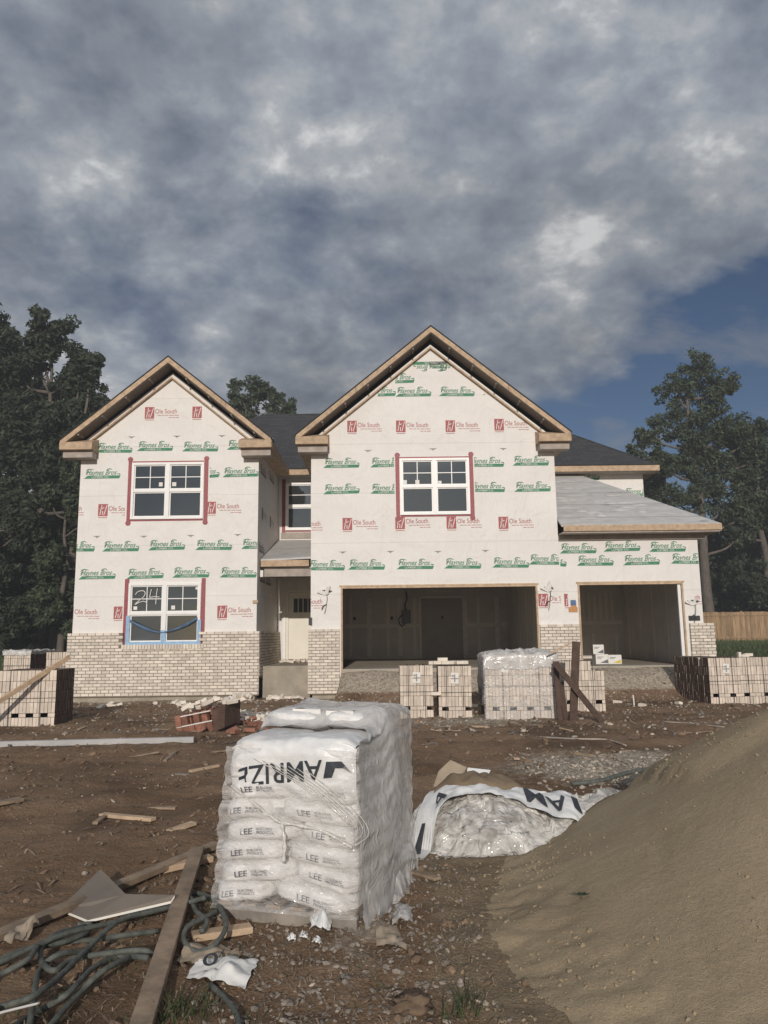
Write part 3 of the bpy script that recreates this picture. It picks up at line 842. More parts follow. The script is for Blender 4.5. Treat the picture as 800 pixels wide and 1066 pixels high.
mb = MB(); mb.box(1.27, 1.35, 29.14, 29.185, FL, 3.02); mb.box(2.9, 2.98, 29.14, 29.185, FL, 3.02); mb.box(1.35, 2.9, 29.14, 29.165, 2.98, 3.06); mb.build('door_casing', M['drywall_seam'], r1)
mb = MB(); mb.box(.62, .95, 29.05, 29.19, 2.05, 2.55); mb.build('electric_panel', M['siding_far'], r1)
mb = MB(); mb.tube(catmull([(.78, 29.1, 2.55), (.75, 29.08, 2.75), (.82, 29.09, 2.95), (.8, 29.1, 3.25)], 5), .03, 6); mb.tube(catmull([(.66, 29.05, 2.4), (.5, 29.02, 2.2), (.6, 29.04, 1.95), (.75, 29.05, 2.06)], 5), .02, 6); mb.build('cable_bundle', M['cable'], r1)
mb = MB()
for x in (-1.2, .2, 2.1): mb.box(x, x + .09, 29.17, 29.19, 2.2, 2.32)
mb.build('outlet_box', M['metal_dark'], r1)
r2 = interior(4.75, 8.28, YW + .17, 27.0, 3.25, [(x, 2.05, 3.0, .07) for x in (5.6, 5.85, 6.9, 7.1, 7.3, 7.5, 7.7, 7.9)] + [(x, FL + .1, 1.6, .10) for x in (5.3, 6.3, 7.2, 8.0)], 0)
mb = MB(); mb.box(7.80, 7.88, YW + .03, YW + .10, FL, 2.86); mb.build('door_track', M['frame_white'], house)

# ---- roofs ------------------------------------------------------------------------------------
SL = .82
def gable_roof(cx, half, peak, ya, yb, th=.15):
    ez = peak - SL * half
    mb = MB()
    for s in (-1, 1):
        a, b = (cx, peak), (cx + s * half, ez)
        mb.prism([(a[0], ya, a[1]), (b[0], ya, b[1]), (b[0], ya, b[1] - th), (a[0], ya, a[1] - th)], (0, yb - ya, 0))
    rf = mb.build('roof', M['shingle'], house)
    mb = MB()                                                     # black underlayment edge over the rake
    for s in (-1, 1):
        a, b = (cx, peak + .012), (cx + s * (half + .03), peak + .012 - SL * (half + .03))
        mb.prism([(a[0], ya - .05, a[1]), (b[0], ya - .05, b[1]), (b[0], ya - .05, b[1] + .035), (a[0], ya - .05, a[1] + .035)], (0, .5, 0))
    mb.build('roof_edge', M['black_edge'], rf)
    for s in (-1, 1):                                             # rake boards in two lengths
        for (t0, t1) in ((0, .56), (.563, 1.0)):
            mb = MB()
            p = lambda t, d: (cx + s * half * t, ya - .042, peak - SL * half * t - d)
            mb.prism([p(t0, .0), p(t1, .0), p(t1, .155), p(t0, .155)], (0, .038, 0))
            mb.build('rake_board', M['lumber'], rf)
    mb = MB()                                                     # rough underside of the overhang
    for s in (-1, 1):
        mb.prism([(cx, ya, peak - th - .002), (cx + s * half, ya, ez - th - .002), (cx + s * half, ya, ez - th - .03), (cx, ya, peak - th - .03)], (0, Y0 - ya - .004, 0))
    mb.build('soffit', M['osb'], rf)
    mb = MB()                                                     # ledger strip on the wall
    for s in (-1, 1):
        o = .42
        mb.prism([(cx, Y0 - .10, peak - o), (cx + s * (half - .45), Y0 - .10, peak - o - SL * (half - .45)), (cx + s * (half - .45), Y0 - .10, peak - o - .05 - SL * (half - .45)), (cx, Y0 - .10, peak - o - .05)], (0, .096, 0))
    mb.build('ledger_strip', M['lumber'], rf)
    for s in (-1, 1):
        k = .5
        while k < half - .4:
            x = cx + s * k; z = peak - SL * k - th - .04
            mb = MB(); mb.beam((x, ya, z), (x, Y0 - .1, z), .04, .07); mb.build('lookout', M['lumber_grey'], rf); k += .62
    # boxed eave returns
    for s in (-1, 1):
        xo, xi = cx + s * (half + .01), cx + s * (half - .86)
        a, b = min(xo, xi), max(xo, xi)
        mb = MB(); mb.box(a, b, ya - .046, Y0 - .004, ez - .24, ez - .06)
        # little pitched top of the return
        mb.prism([(xo, ya - .04, ez - .058), (xi, ya - .04, ez - .058), (xi, Y0 - .004, ez + .12), (xo, Y0 - .004, ez + .12)], (0, 0, .02))
        mb.prism([(xi, ya - .03, ez - .058), (xi, Y0 - .006, ez + .115), (xi, Y0 - .006, ez - .058)], (s * .02, 0, 0))
        rt = mb.build('eave_return', M['lumber'], rf)
        mb = MB(); mb.box(a + .05, b - .03, ya + .10, Y0 - .008, ez - .43, ez - .245); mb.build('return_soffit', M['shade_board'], rt)
    # side eaves: fascia running back
    for s in (-1, 1):
        mb = MB(); xo = cx + s * (half + .02)
        mb.box(min(xo, xo - s * .035), max(xo, xo - s * .035), ya + .03, 24.0, ez - .22, ez - .02)
        mb.box(min(xo - s * .04, xo - s * .42), max(xo - s * .04, xo - s * .42), Y0 + .01, 24.0, ez - .215, ez - .19)
        mb.build('side_fascia', M['lumber'] if s > 0 else M['lumber'], rf)
    return rf
gable_roof(-5.825, 2.82, 9.17, 20.04, 26.9)
gable_roof(1.345, 3.68, 9.95, 20.04, 28.0)

# main hip roof
mb = MB(); ex0, ex1, ey0, ey1, ez, ry, rz = -8.7, 8.72, 23.9, 31.9, 6.86, 28.0, 9.86
A, B, C_, D = (ex0, ey0, ez), (ex1, ey0, ez), (ex1, ey1, ez), (ex0, ey1, ez)
Rl, Rr = (-4.6, ry, rz), (4.7, ry, rz)
mb.add([A, B, C_, D, Rl, Rr], [(0, 1, 5, 4), (1, 2, 5), (2, 3, 4, 5), (3, 0, 4)])
mrf = mb.build('roof', M['shingle'], house)
mb = MB(); mb.box(-3.05, -2.28, 23.86, 23.898, ez - .19, ez - .01); mb.box(5.05, ex1 + .03, 23.86, 23.898, ez - .19, ez - .01); mb.box(ex1 - .005, ex1 + .03, 23.9, 31.9, ez - .19, ez - .01)
mb.build('fascia', M['lumber'], mrf)
mb = MB(); mb.box(-3.06, -1.99, 23.9, YB - .005, ez - .20, ez - .17); mb.box(5.05, ex1 - .006, 23.9, YB - .005, ez - .20, ez - .17); mb.box(8.39, ex1 - .006, YB, 31.9, ez - .20, ez - .17)
mb.build('soffit', M['shade_board'], mrf)
mb = MB(); mb.box(4.7, ex1 + .05, 23.84, 23.9, ez - .008, ez + .02); mb.box(-3.0, -2.3, 23.84, 23.9, ez - .008, ez + .02); mb.build('roof_edge', M['black_edge'], mrf)
mb = MB(); mb.tube([Rl, Rr], .035, 6); mb.tube([Rr, B], .03, 6); mb.build('ridge_cap', M['shingle'], mrf)

# garage wing roof (underlayment only)
def sheet(mb, pts, th=.05): mb.prism(pts, (0, 0, -th))
wy0, wz0, wy1, wz1 = 20.08, 4.43, 24.38, 6.70
mb = MB()
sheet(mb, [(4.67, wy0, wz0), (8.88, wy0, wz0), (6.25, wy1, wz1), (4.67, wy1, wz1)])
sheet(mb, [(8.88, wy0, wz0), (8.88, 25.2, wz0), (8.42, 25.2, wz0 + .4), (8.42, wy1, wz0 + .4), (6.25, wy1, wz1)])
wrf = mb.build('roof', M['felt'], house)
mb = MB(); mb.box(4.72, 8.88, wy0 - .04, wy0 - .003, wz0 - .175, wz0 - .015); mb.box(8.843, 8.88, wy0 - .002, 25.2, wz0 - .20, wz0 - .055); mb.build('fascia', M['lumber'], wrf)
mb = MB(); mb.box(4.68, 8.84, wy0, YW - .004, wz0 - .22, wz0 - .19); mb.box(8.42, 8.84, YW, 25.2, wz0 - .22, wz0 - .19); mb.build('soffit', M['shade_board'], wrf)
mb = MB(); mb.box(4.68, 8.60, YW - .07, YW - .004, wz0 - .36, wz0 - .225); mb.build('frieze_board', M['shade_board'], wrf)
for k in range(17):                                                                # pulled creases and cap nails of the sheet
    x = random.uniform(4.8, 7.7); t = random.uniform(.08, .85); 
    if x > 8.3 - t * 2.2: continue
    y = wy0 + t * (wy1 - wy0); z = wz0 + t * (wz1 - wz0) + .006; w_ = random.uniform(.14, .30)
    sl_ = (wz1 - wz0) / (wy1 - wy0)
    def rip(u, v, x=x, y=y, z=z, w_=w_):
        b = math.sin(math.pi * u) * math.sin(math.pi * v)
        yy = y + (v - .5) * .20; return (x + (u - .5) * w_ * 2, yy, z + (yy - y) * sl_ + .045 * b)
    mb = MB(); mb.grid(rip, 8, 4); mb.build('sheet_crease', M['felt'], wrf, smooth=True, fix=False)
# porch roof
mb = MB(); sheet(mb, [(-3.38, 20.92, 3.70), (-1.98, 20.92, 3.76), (-1.98, YB - .005, 4.66), (-3.38, YB - .005, 4.66)])
prf = mb.build('roof', M['felt'], house)
mb = MB(); mb.box(-3.37, -2.06, 20.88, 20.917, 3.50, 3.67); mb.build('fascia', M['lumber'], prf)
mb = MB(); mb.box(-3.30, -1.99, 21.05, 21.2, 3.24, 3.48); mb.box(-3.30, -1.99, 21.0, YB - .01, 3.46, 3.49); mb.build('porch_beam', M['shade_board'], prf)
mb = MB(); mb.box(-3.38, -3.30, 20.86, 21.1, 3.22, 3.40); mb.build('bracket', M['paper'], prf)
mb = MB(); mb.box(-3.36, -2.0, 23.9, YB - .006, 4.67, 4.95); 
mb = MB(); mb.box(-3.30, -1.99, YB - .03, YB - .004, 4.70, 4.90); mb.build('sill_sheet', M['shade_board'], prf)
# black box on the pillar by the porch
mb = MB(); mb.box(-2.02, -1.93, Y0 - .05, Y0 - .006, 1.90, 2.10); mb.build('hose_bib', M['metal_dark'], house)
# ================================================================== GROUND
def ramp_mask(x, y):
    """gravel banked up against the garage slabs and the porch"""
    k = 0.0
    for a, b, h in ((-1.22, 4.08, .725), (5.08, 7.98, .72)):
        e = sstep(a - .12, a + .10, x) * (1 - sstep(b - .10, b + .12, x))
        k = max(k, e * h * sstep(18.9, 20.7, y) * (1.0 + .05 * fbm(x * 1.5, y * 2, 3, 3)))
    return k
def base_h(x, y):
    h = 1.02 * sstep(21.5, 42, y)
    if abs(x) > 9.5: h = max(h, 1.02 * sstep(19.5, 38, y) * sstep(9.5, 12, abs(x)))
    if -8.1 < x < 8.3 and 20.6 < y < 31: h = min(h, .10)
    return h
def ground_h(x, y):
    h = base_h(x, y) + (ramp_mask(x, y) if y < 20.75 else 0)
    near = 1 - sstep(14, 30, y)
    a = .05 * fbm(x * .55, y * .55, 1.3, 3) + .030 * fbm(x * 1.9, y * 1.9, 4.1, 4)
    if y < 13: a += .020 * fbm(x * 6.5, y * 6.5, 9.0, 3)
    flat = 1.0
    # wheel ruts of the delivery truck
    for (ax, ay, bx, by) in ((-9, 10.2, 6, 13.2), (-9, 12.0, 6, 15.0), (-6, 6.0, 9, 14.5)):
        dx, dy = bx - ax, by - ay; L = math.hypot(dx, dy); t = ((x - ax) * dx + (y - ay) * dy) / L
        if -1 < t < L + 1:
            d = ((x - ax) * dy - (y - ay) * dx) / L + .15 * math.sin(t * .5)
            k = near * (.6 + .4 * noise.noise(Vector((t * .4, d, 5))))
            a -= k * .055 * math.exp(-(d / .20) ** 2); a += k * .030 * (math.exp(-((d - .34) / .12) ** 2) + math.exp(-((d + .34) / .12) ** 2))
            a += k * .012 * math.sin(t * 38) * math.exp(-(d / .17) ** 2)
    return h + a * (.35 + .65 * near) * flat

def bias(n, a, b, c0, p):
    """grid lines from a to b, dense round c0"""
    out = []
    for i in range(n + 1):
        t = 2 * i / n - 1
        s = math.copysign(abs(t) ** p, t)
        out.append(c0 + (s * (b - c0) if s > 0 else s * (c0 - a)))
    return out
gx = [-400, -250, -150, -100, -70, -50, -38, -30, -25] + bias(260, -22, 22, 0, 1.7) + [25, 30, 38, 50, 70, 100, 150, 250, 400]
gy = [-60, -25, -12, -5, -1, 1, 2.2] + [2.8 + .045 * i for i in range(110)] + [7.8 + .075 * i for i in range(100)] + [15.4 + .15 * i for i in range(50)] + [23, 24, 26, 28, 31, 34, 38, 43, 50, 60, 75, 100, 150, 250, 400]
vs = []; patch = []
for y in gy:
    for x in gx:
        z = ground_h(x, y)
        vs.append((x, y, z))
        g = max(sstep(.1, .35, ramp_mask(x, y)) * (1 if y < 21 else 0),
                math.exp(-(((x - 2.9) / 1.5) ** 2 + ((y - 9.7) / 1.3) ** 2)) * 1.15,
                .62 * math.exp(-(((x - 1.6) / 2.2) ** 2 + ((y - 15.0) / 1.3) ** 2)),
                .55 * math.exp(-(((x + .35) / .55) ** 2 + ((y - 4.6) / .9) ** 2)) if x > -.3 else 0,
                .5 * sstep(19.2, 20.2, y) * (1 - sstep(20.4, 21, y)))
        s = (1 - sstep(1.5, 2.4, math.hypot((x - 1.75) / 1.1, (y - 4.6) / 1.2))) * sstep(.0, .45, x + .12 * (y - 4.6) + .2 * fbm(x * 2, y * 2, 5, 3))
        q = sstep(24, 28, y + 1.5 * fbm(x * .3, y * .3, 7)) * (1 if abs(x) > 8.6 else 0)
        patch.append((g, s, q, 1))
nx = len(gx)
fs = [(j * nx + i, j * nx + i + 1, (j + 1) * nx + i + 1, (j + 1) * nx + i) for j in range(len(gy) - 1) for i in range(nx - 1)]
me = bpy.data.meshes.new('ground'); me.from_pydata(vs, [], fs); me.materials.append(M['dirt'])
ca = me.color_attributes.new('patch', 'FLOAT_COLOR', 'POINT')
ca.data.foreach_set('color', np.array(patch, dtype=np.float32).ravel())
me.shade_smooth()
tag(link_mesh('ground', me), kind='structure')

def on_ground(px, py, lift=0.0):
    p = ground_point(px, py, 0.0)
    for _ in range(4):
        p = ground_point(px, py, ground_h(p.x, p.y) + lift)
    return p

# ================================================================== SAND PILE
SX, SY, STOP = 3.45, 5.55, 1.22
def sand_h(x, y):
    dx, dy = x - SX, (y - SY)
    if dy < 0: dy *= .66                                        # longer tongue towards the camera
    r = math.hypot(dx, dy); an = math.atan2(dy, dx)
    r *= 1 + .03 * math.sin(3 * an + 1) + .012 * math.sin(7 * an)
    rr_ = math.sqrt(r * r + .35)
    h = 1.56 - .655 * rr_ + .03 * math.sin(5 * an + 2)
    h = -.16 * math.log(math.exp(-min(h, 3) / .16) + math.exp(-STOP / .16))   # rounded crest
    k = .15 + .05 * sstep(.0, -1.2, y - SY)
    h = k * math.log(1 + math.exp(max(-40, min(h / k, 40))))    # soft toe
    d2 = math.hypot(x - 1.95, (y - 4.45) * .62) * (1 + .05 * fbm(x * 1.8, y * 1.8, 31, 3))
    h2 = .45 - .385 * math.sqrt(d2 * d2 + .05)                  # sand spilled out in front
    h2 = .05 * math.log(1 + math.exp(max(-40, min(h2 / .05, 40))))
    h = .07 * math.log(math.exp(min(h / .07, 60)) + math.exp(h2 / .07) - 1)
    if h > .02:
        s = sstep(.02, .25, h)
        h += s * (.006 * fbm(x * .8, y * .8, 2.0, 2) + .003 * fbm(x * 11, y * 11, 5.0, 4))
        v = 4.6 * x / max(y, 2.0) + .10 * fbm(x * 1.6, y * 1.6, 8, 2)
        g = noise.noise(Vector((v * 5.5, y * .8, 3.0)))        # runnels down the face
        h -= s * .034 * max(0, g - .25) * (1 - .85 * sstep(4.6, 5.8, y))
        g2 = noise.noise(Vector((v * 13, y * 1.6, 13.0)))
        h -= s * .028 * max(0, g2 - .30) * (1 - .85 * sstep(4.6, 5.8, y))
        sc = sstep(2.02, 2.14, x + .05 * fbm(x * 5, y * 5, 1, 2)) * sstep(5.4, 5.8, y) * (1 - sstep(6.5, 7.1, y))
        h += .08 * sc                                           # slumped scarp near the crest
    return h
def pile_z(x, y):
    h = sand_h(x, y); g = ground_h(x, y) - .035; k = sstep(.02, .22, h)
    return g + (base_h(x, y) - g) * k + h
mb = MB()
def sandv(u, v):
    x, y = -.45 + 7.4 * u ** 1.3, 2.3 + 6.4 * v
    return (x, y, pile_z(x, y))
mb.grid(sandv, 220, 280)
sp = mb.build('sand_pile', M['sand'], None, smooth=True, fix=False)
tag(sp, 'big pile of tan mason sand with runnels down its face, filling the lower right', 'sand pile')
def surf(x, y): return max(ground_h(x, y), pile_z(x, y))

# ================================================================== BRICK STACKS
def brick_stack(label, x, y, rz, cols, depth, rows=5, z=None, group='strapped stacks of new brick', holes=(1, -2), top_loose=0, tagm=True, rise=None, name='brick_stack', half=False):
    """bricks on edge, 62 mm wide and 198 tall in the face, banded; row 1 leaves fork slots"""
    w_ = cols * .066
    z0 = ground_h(x, y) - .02 if z is None else z
    root = thing(name, label, 'brick stack', (x, y, z0), rz, group)
    t = MB(); nd = max(2, int(round(depth / .095)))
    hs = [.175, .075] + [.198] * (rows - 1)
    zz = [sum(hs[:i]) for i in range(len(hs) + 1)]; H = zz[-1]
    slot = set()
    for hcol in holes:
        c = hcol if hcol >= 0 else cols + hcol
        slot |= {c, c + 1}
    def one(xa, xb, yy, za, zb):
        q = random.uniform(-.004, .004); jx = random.uniform(-.0025, .0025); sh = random.uniform(-.003, .003)
        t.hexa([(xa + jx, yy + q, za), (xb + jx, yy + q, za), (xb + jx, yy + .091 + q, za), (xa + jx, yy + .091 + q, za),
                (xa + jx + sh, yy + q, zb), (xb + jx + sh, yy + q, zb), (xb + jx + sh, yy + .091 + q, zb), (xa + jx + sh, yy + .091 + q, zb)])
        t.m[-6:] = [1, 1, 0, 1, 0, 1]                              # pale faces front and back, brown beds elsewhere
    for r in range(len(hs)):
        top = r == len(hs) - 1
        c = 0
        while c < cols:
            wd = 1
            if r == 1 and c not in slot and c + 1 < cols and c + 1 not in slot: wd = 2
            xx = -w_ / 2 + c * .066
            for face in range(nd):
                outer = face in (0, nd - 1) or c == 0 or c + wd >= cols or top
                if not outer or (r == 1 and c in slot): continue
                if half and top and c > cols * half: continue
                if top and face > 0 and random.random() < .06: continue
                one(xx + .003, xx + wd * .066 - .003, face * .095 - depth / 2, zz[r] + .003, zz[r + 1] - .004)
            c += wd
    t.box(-w_ / 2 + .03, w_ / 2 - .03, -depth / 2 + .06, depth / 2 - .08, .01, zz[1] - .01, 1)
    t.box(-w_ / 2 + .03, w_ / 2 - .03, -depth / 2 + .02, depth / 2 - .08, zz[2], zz[-2] - .02, 1)
    t.build('bricks', [M['brick_new'], M['brick_core']], root, local=True, fix=False)
    s = MB()
    for fx in (-.25, .25):
        xx = fx * w_
        s.box(xx - .006, xx + .006, -depth / 2 - .009, -depth / 2 - .006, .02, H + .004); s.box(xx - .009, xx + .009, -depth / 2 - .009, depth / 2 + .004, H + .004, H + .007)
    s.box(-w_ / 2 - .008, w_ / 2 + .008, -depth / 2 - .0125, -depth / 2 - .0095, H * .5, H * .5 + .010)
    for sx in (-1, 1): s.box(sx * (w_ / 2 + .005) - .0015, sx * (w_ / 2 + .005) + .0015, -depth / 2 - .01, depth / 2, H * .5, H * .5 + .010)
    s.build('strap', M['metal_dark'], root, local=True)
    if tagm:
        for fx in tagm if isinstance(tagm, (list, tuple)) else (0.0,):
            g = MB(); q = .10; zt = H - .24; xx = fx * w_
            g.prism([(xx - q * .8, -depth / 2 - .016, zt - q), (xx + q * .7, -depth / 2 - .016, zt - q * 1.1), (xx + q * .8, -depth / 2 - .02, zt + q), (xx - q * .7, -depth / 2 - .02, zt + q * 1.1)], (0, .002, 0))
            tg = g.build('paper_tag', M['paper'], root, local=True)
            g = MB(); g.box(xx - .075, xx + .075, -depth / 2 - .026, -depth / 2 - .024, zt - .016, zt + .004); g.box(xx - .012, xx + .012, -depth / 2 - .0285, -depth / 2 - .0265, zt - .07, zt + .075)
            g.box(xx - .06, xx - .02, -depth / 2 - .0265, -depth / 2 - .0245, zt + .03, zt + .06); g.build('tag_print', M['print_grey'], tg, local=True)
    return root, w_, H

brick_stack('narrow stack of pale brick standing left of its twin, nearest the bag pallet', .60, 15.95, R(1), 10, .62)
brick_stack('narrow stack of pale brick just left of the plastic-covered stack', 1.37, 15.95, R(-1), 10, .62)
ws, ww, wh_ = brick_stack('wide stack of pale brick under a cloudy plastic hood before the garage', 2.62, 15.72, R(-1), 21, .95, rows=6, holes=(2, 7, 12, -4), tagm=(-.22,))
brick_stack('stepped stack of pale brick half hidden behind the dark braced stakes', 4.05, 16.55, R(-2), 14, .6, rows=5, holes=(2, -3), tagm=None, half=.68)
brick_stack('wide stack of pale brick with a brown left end near the right garage pillar', 7.60, 18.72, R(4), 11, 1.85, holes=(1, -4), tagm=(0.05,), rows=5)
brick_stack('stack of pale brick joined on the right of the brown-ended stack', 8.37, 18.42, R(3), 11, 1.1, holes=(1, -3), tagm=None, rows=5)
brick_stack('stack of pale brick at the right picture edge by the lawn', 10.15, 19.6, R(-4), 12, .9, rows=5, z=.2, tagm=None)
brick_stack('largest stack of pale brick at the left edge with a board leaning across it', -6.84, 15.35, R(4), 17, 1.0, rows=5, holes=(5, 9, -4), tagm=None)
brick_stack('stack of pale brick behind the leaning board, topped with shiny plastic', -11.0, 24.2, R(0), 12, 1.7, rows=4, z=.42, tagm=None)
brick_stack('small stack of pale brick tucked against the left end of the house', -9.25, 22.4, R(0), 9, .8, rows=4, z=.42, tagm=None)

# plastic hood over the wide stack, and a cap on the far left one
def hood(root, w_, depth, H, drop_front, drop_side, amp, seed, mat):
    t = MB()
    nu, nv = 60, 50
    def fn(u, v):
        # u across, v: front hem -> over top -> back hem
        tot = drop_front + depth + drop_side
        s = v * tot
        a = u * (w_ + 2 * drop_side) - drop_side
        x = -w_ / 2 + a; zdrop = 0
        if a < 0: zdrop = -a; x = -w_ / 2 - .03
        elif a > w_: zdrop = a - w_; x = w_ / 2 + .03
        if s < drop_front: y = -depth / 2 - .035; z = H - (drop_front - s)
        elif s < drop_front + depth: y = -depth / 2 + (s - drop_front); z = H
        else: y = depth / 2 + .03; z = H - (s - drop_front - depth)
        z = min(z, H - zdrop)
        n = fbm(x * 3.2 + seed, y * 3.2 + z * 3, seed, 4); n2 = fbm(x * 9 + seed, y * 9 + z * 9, seed + 3, 3)
        k = .5 if z < H - .02 else 1
        return (x + amp * .5 * n2, y - amp * .45 * abs(n) - .01, z + amp * (abs(n) * 1.5 + .3 * n2) * k + .012)
    t.grid(fn, nu, nv)
    return t.build('plastic_hood', mat, root, smooth=True, fix=False, local=True)
hood(ws, ww, .95, wh_, .30, 1.0, .09, 2.0, M['film_hood'])
t = MB(); t.grid(lambda u, v: (-ww / 2 - .03 + u * (ww + .06), -.475 - .03 - .02 * abs(fbm(u * 5, v * 4, 3, 3)) - .012 * math.sin(math.pi * v), .02 + v * (wh_ - .12)), 40, 26)
t.build('clear_film', M['film_thin'], ws, smooth=True, fix=False, local=True)
fl = [o for o in bpy.data.objects if o.get('label', '').endswith('topped with shiny plastic')][0]
hood(fl, 12 * .066, 1.7, .844, .12, .1, .05, 6.0, M['film_hood'])

# ---- loose whole bricks ------------------------------------------------------------------------
bm_ = MB(); bm_.box(-.1, .1, -.045, .045, 0, .064); brick_a = bm_.build('loose_brick', [M['brick'], M['brick_core']], None, bevel=.004, origin=(0, 0, 0))
bm_me = brick_a.data
used = [False]
def loose(x, y, z, rot, label, group, mat=None):
    o = brick_a if not used[0] else brick_a.copy()
    if used[0]: COL.objects.link(o)
    used[0] = True
    o.location = (x, y, z); o.rotation_euler = rot
    tag(o, label, 'brick', group); return o
zt = ground_h(.6, 15.95) - .02 + 1.042 + .006
for k, (x, st) in enumerate(((.92, 1), (1.04, 0), (1.12, 1), (1.22, 0), (1.31, 1), (1.42, 1), (1.52, 0), (1.60, 1))):
    loose(x, 15.82 + .05 * (k % 3), zt + (.0 if not st else .0), (0, 0, R(80 + 20 * (k % 3)) if st else R(5)), 'pale brick left loose on top of the pair of narrow stacks', 'loose bricks on the narrow stacks')
loose(1.15, 15.9, zt + .066, (0, 0, R(4)), 'pale brick lying flat across the other loose bricks, highest on the narrow stacks', None)
loose(.985, 15.60, ground_h(1, 15.6) + .42, (0, 0, 0), 'pale brick wedged in the gap between the two narrow stacks', None)
zr = ground_h(8.4, 18.3) - .02 + 1.042 + .006
loose(8.32, 18.2, zr, (R(90), 0, R(12)), 'pale brick standing on edge on the right hand stack', 'bricks left on the right stack')
loose(8.22, 18.15, zr, (0, R(-90), R(5)), 'pale brick standing on end on the right hand stack', None)
for k in range(4): loose(8.42 + .05 * k, 18.2 + .1 * k, zr, (0, 0, R(10 + 30 * k)), 'pale brick lying flat on the right hand stack', 'flat bricks on the right stack')
# rubble beside the burst stack
c0 = on_ground(255, 748)
for k in range(46):
    x = c0.x + random.gauss(0, .42); y = c0.y + random.gauss(0, .42)
    z = ground_h(x, y) + max(0, .10 * (1 - math.hypot(x - c0.x, y - c0.y))) * random.random()
    loose(x, y, z, (random.uniform(-.5, .5), random.uniform(-.5, .5), random.uniform(0, 3.1)), 'pale brick in the spill of rubble right of the burst red-brown stack', 'spilled bricks by the burst stack')
for k in range(9):
    x = random.uniform(-3.2, -2.2); y = random.uniform(20.05, 20.6)
    loose(x, y, ground_h(x, y) + .02, (random.uniform(-.4, .4), random.uniform(-.4, .4), random.uniform(0, 3.1)), 'pale brick in the litter before the porch step', 'bricks before the porch')
for k in range(10):
    x = random.uniform(-3.15, -2.2); y = random.uniform(23.2, 24.0)
    loose(x, y, .85 + .03 * random.random(), (random.uniform(-.3, .3), random.uniform(-.3, .3), random.uniform(0, 3.1)), 'pale brick in the litter at the foot of the entry door', 'bricks at the entry door')
for k in range(12):
    x = random.uniform(-7.0, -4.2); y = random.uniform(18.6, 20.0)
    loose(x, y, ground_h(x, y) - .01, (random.uniform(-.4, .4), random.uniform(-.4, .4), random.uniform(0, 3.1)), 'pale brick dropped along the foot of the left front wall', 'bricks along the left wall')
for k in range(14):
    x = random.choice([random.uniform(3.9, 6.6), random.uniform(-.2, 2.4)]); y = random.uniform(16.8, 18.9)
    loose(x, y, ground_h(x, y) - .01, (random.uniform(-.4, .4), random.uniform(-.4, .4), random.uniform(0, 3.1)), 'pale brick dropped in the dirt before the garage aprons', 'bricks before the garages')

# burst stack of red-brown brick, leaning over
bx = on_ground(208, 762)
root = thing('burst_brick_stack', 'burst red-brown brick stack slumped on its side in the dirt', 'brick stack', (bx.x, bx.y + .45, bx.z - .06), 0, None, rot=(R(3), R(-11), R(-14)))
t = MB()
for c in range(6):
    for r in range(2):
        for d_ in range(6):
            if r == 1 and (random.random() < .28 or c > 4): continue
            q = random.uniform(-.012, .012); g_ = random.uniform(-.02, .02) * r
            t.hexa([(-.36 + c * .112 + q + g_ * i, -.3 + d_ * .1 + q, r * .2 + (g_ if r else 0)) if False else (xx, yy, zz_) for (xx, yy, zz_) in
                    [(-.36 + c * .112 + q + dx + g_ * dz * 2, -.3 + d_ * .1 + q + dy, r * .2 + dz) for dz in (0, .195) for (dx, dy) in ((0, 0), (.106, 0), (.106, .096), (0, .096))] for i in (0,)])
t.build('bricks', M['brick_red'], root, local=True)
t = MB(); t.prism([(.32, -.33, 0), (.50, -.26, .04), (.55, -.18, .42), (.36, -.32, .37)], (.02, .6, 0)); t.build('tilted_end', M['brick_core'], root, local=True)
t = MB()
for z in (.19, .36): t.box(-.37, .32, -.309, -.305, z, z + .018)
t.build('strap', M['paper'], root, local=True)
for k in range(22):
    x = bx.x + random.uniform(-.5, .75); y = bx.y + .35 + random.uniform(-.1, .5)
    loose(x, y, bx.z + .30 + .14 * (x - bx.x + .5) + random.uniform(-.02, .08), (random.uniform(-.7, .7), random.uniform(-.7, .7), random.uniform(0, 3.1)), 'pale brick tumbled on top of the burst red-brown stack', 'bricks on top of the burst stack')

mesh_r = bm_me.copy(); mesh_r.materials.clear(); mesh_r.materials.append(M['brick_red'])
for k in range(20):
    x = bx.x + random.uniform(-.55, 1.1); y = bx.y + random.choice([random.uniform(-.15, .1), random.uniform(.6, 1.3)])
    o = loose(x, y, ground_h(x, y) + random.uniform(-.01, .05), (random.uniform(-.6, .6), random.uniform(-.6, .6), random.uniform(0, 3.1)), 'red-brown brick fallen beside the burst stack', 'fallen red-brown bricks')
    o.data = mesh_r

# ================================================================== STAKES
root = thing('braced_stakes', 'dark wooden stakes nailed into a crossed brace before the plastic-covered stack', 'stakes', (3.5, 14.8, 0))
def plank(parent, a, b, w_, h, mat, name='plank', up=(0, 0, 1)):
    q = MB(); q.beam(a, b, w_, h, up=up); return q.build(name, mat, parent, bevel=.004)
plank(root, (3.46, 14.80, -.25), (3.63, 14.86, 1.45), .145, .05, M['stake'], 'stake', (0, 1, 0))
plank(root, (3.27, 14.90, -.25), (3.25, 15.02, 1.08), .10, .045, M['stake'], 'stake', (0, 1, 0))
plank(root, (3.20, 14.74, 1.03), (4.00, 14.70, -.03), .11, .045, M['stake'], 'brace', (0, 1, 0))
plank(root, (3.40, 14.98, -.2), (3.34, 15.02, .70), .09, .045, M['stake'], 'stake', (0, 1, 0))
plank(root, (3.12, 15.0, 1.22), (3.58, 14.92, 1.44), .035, .03, M['lumber'], 'rail')

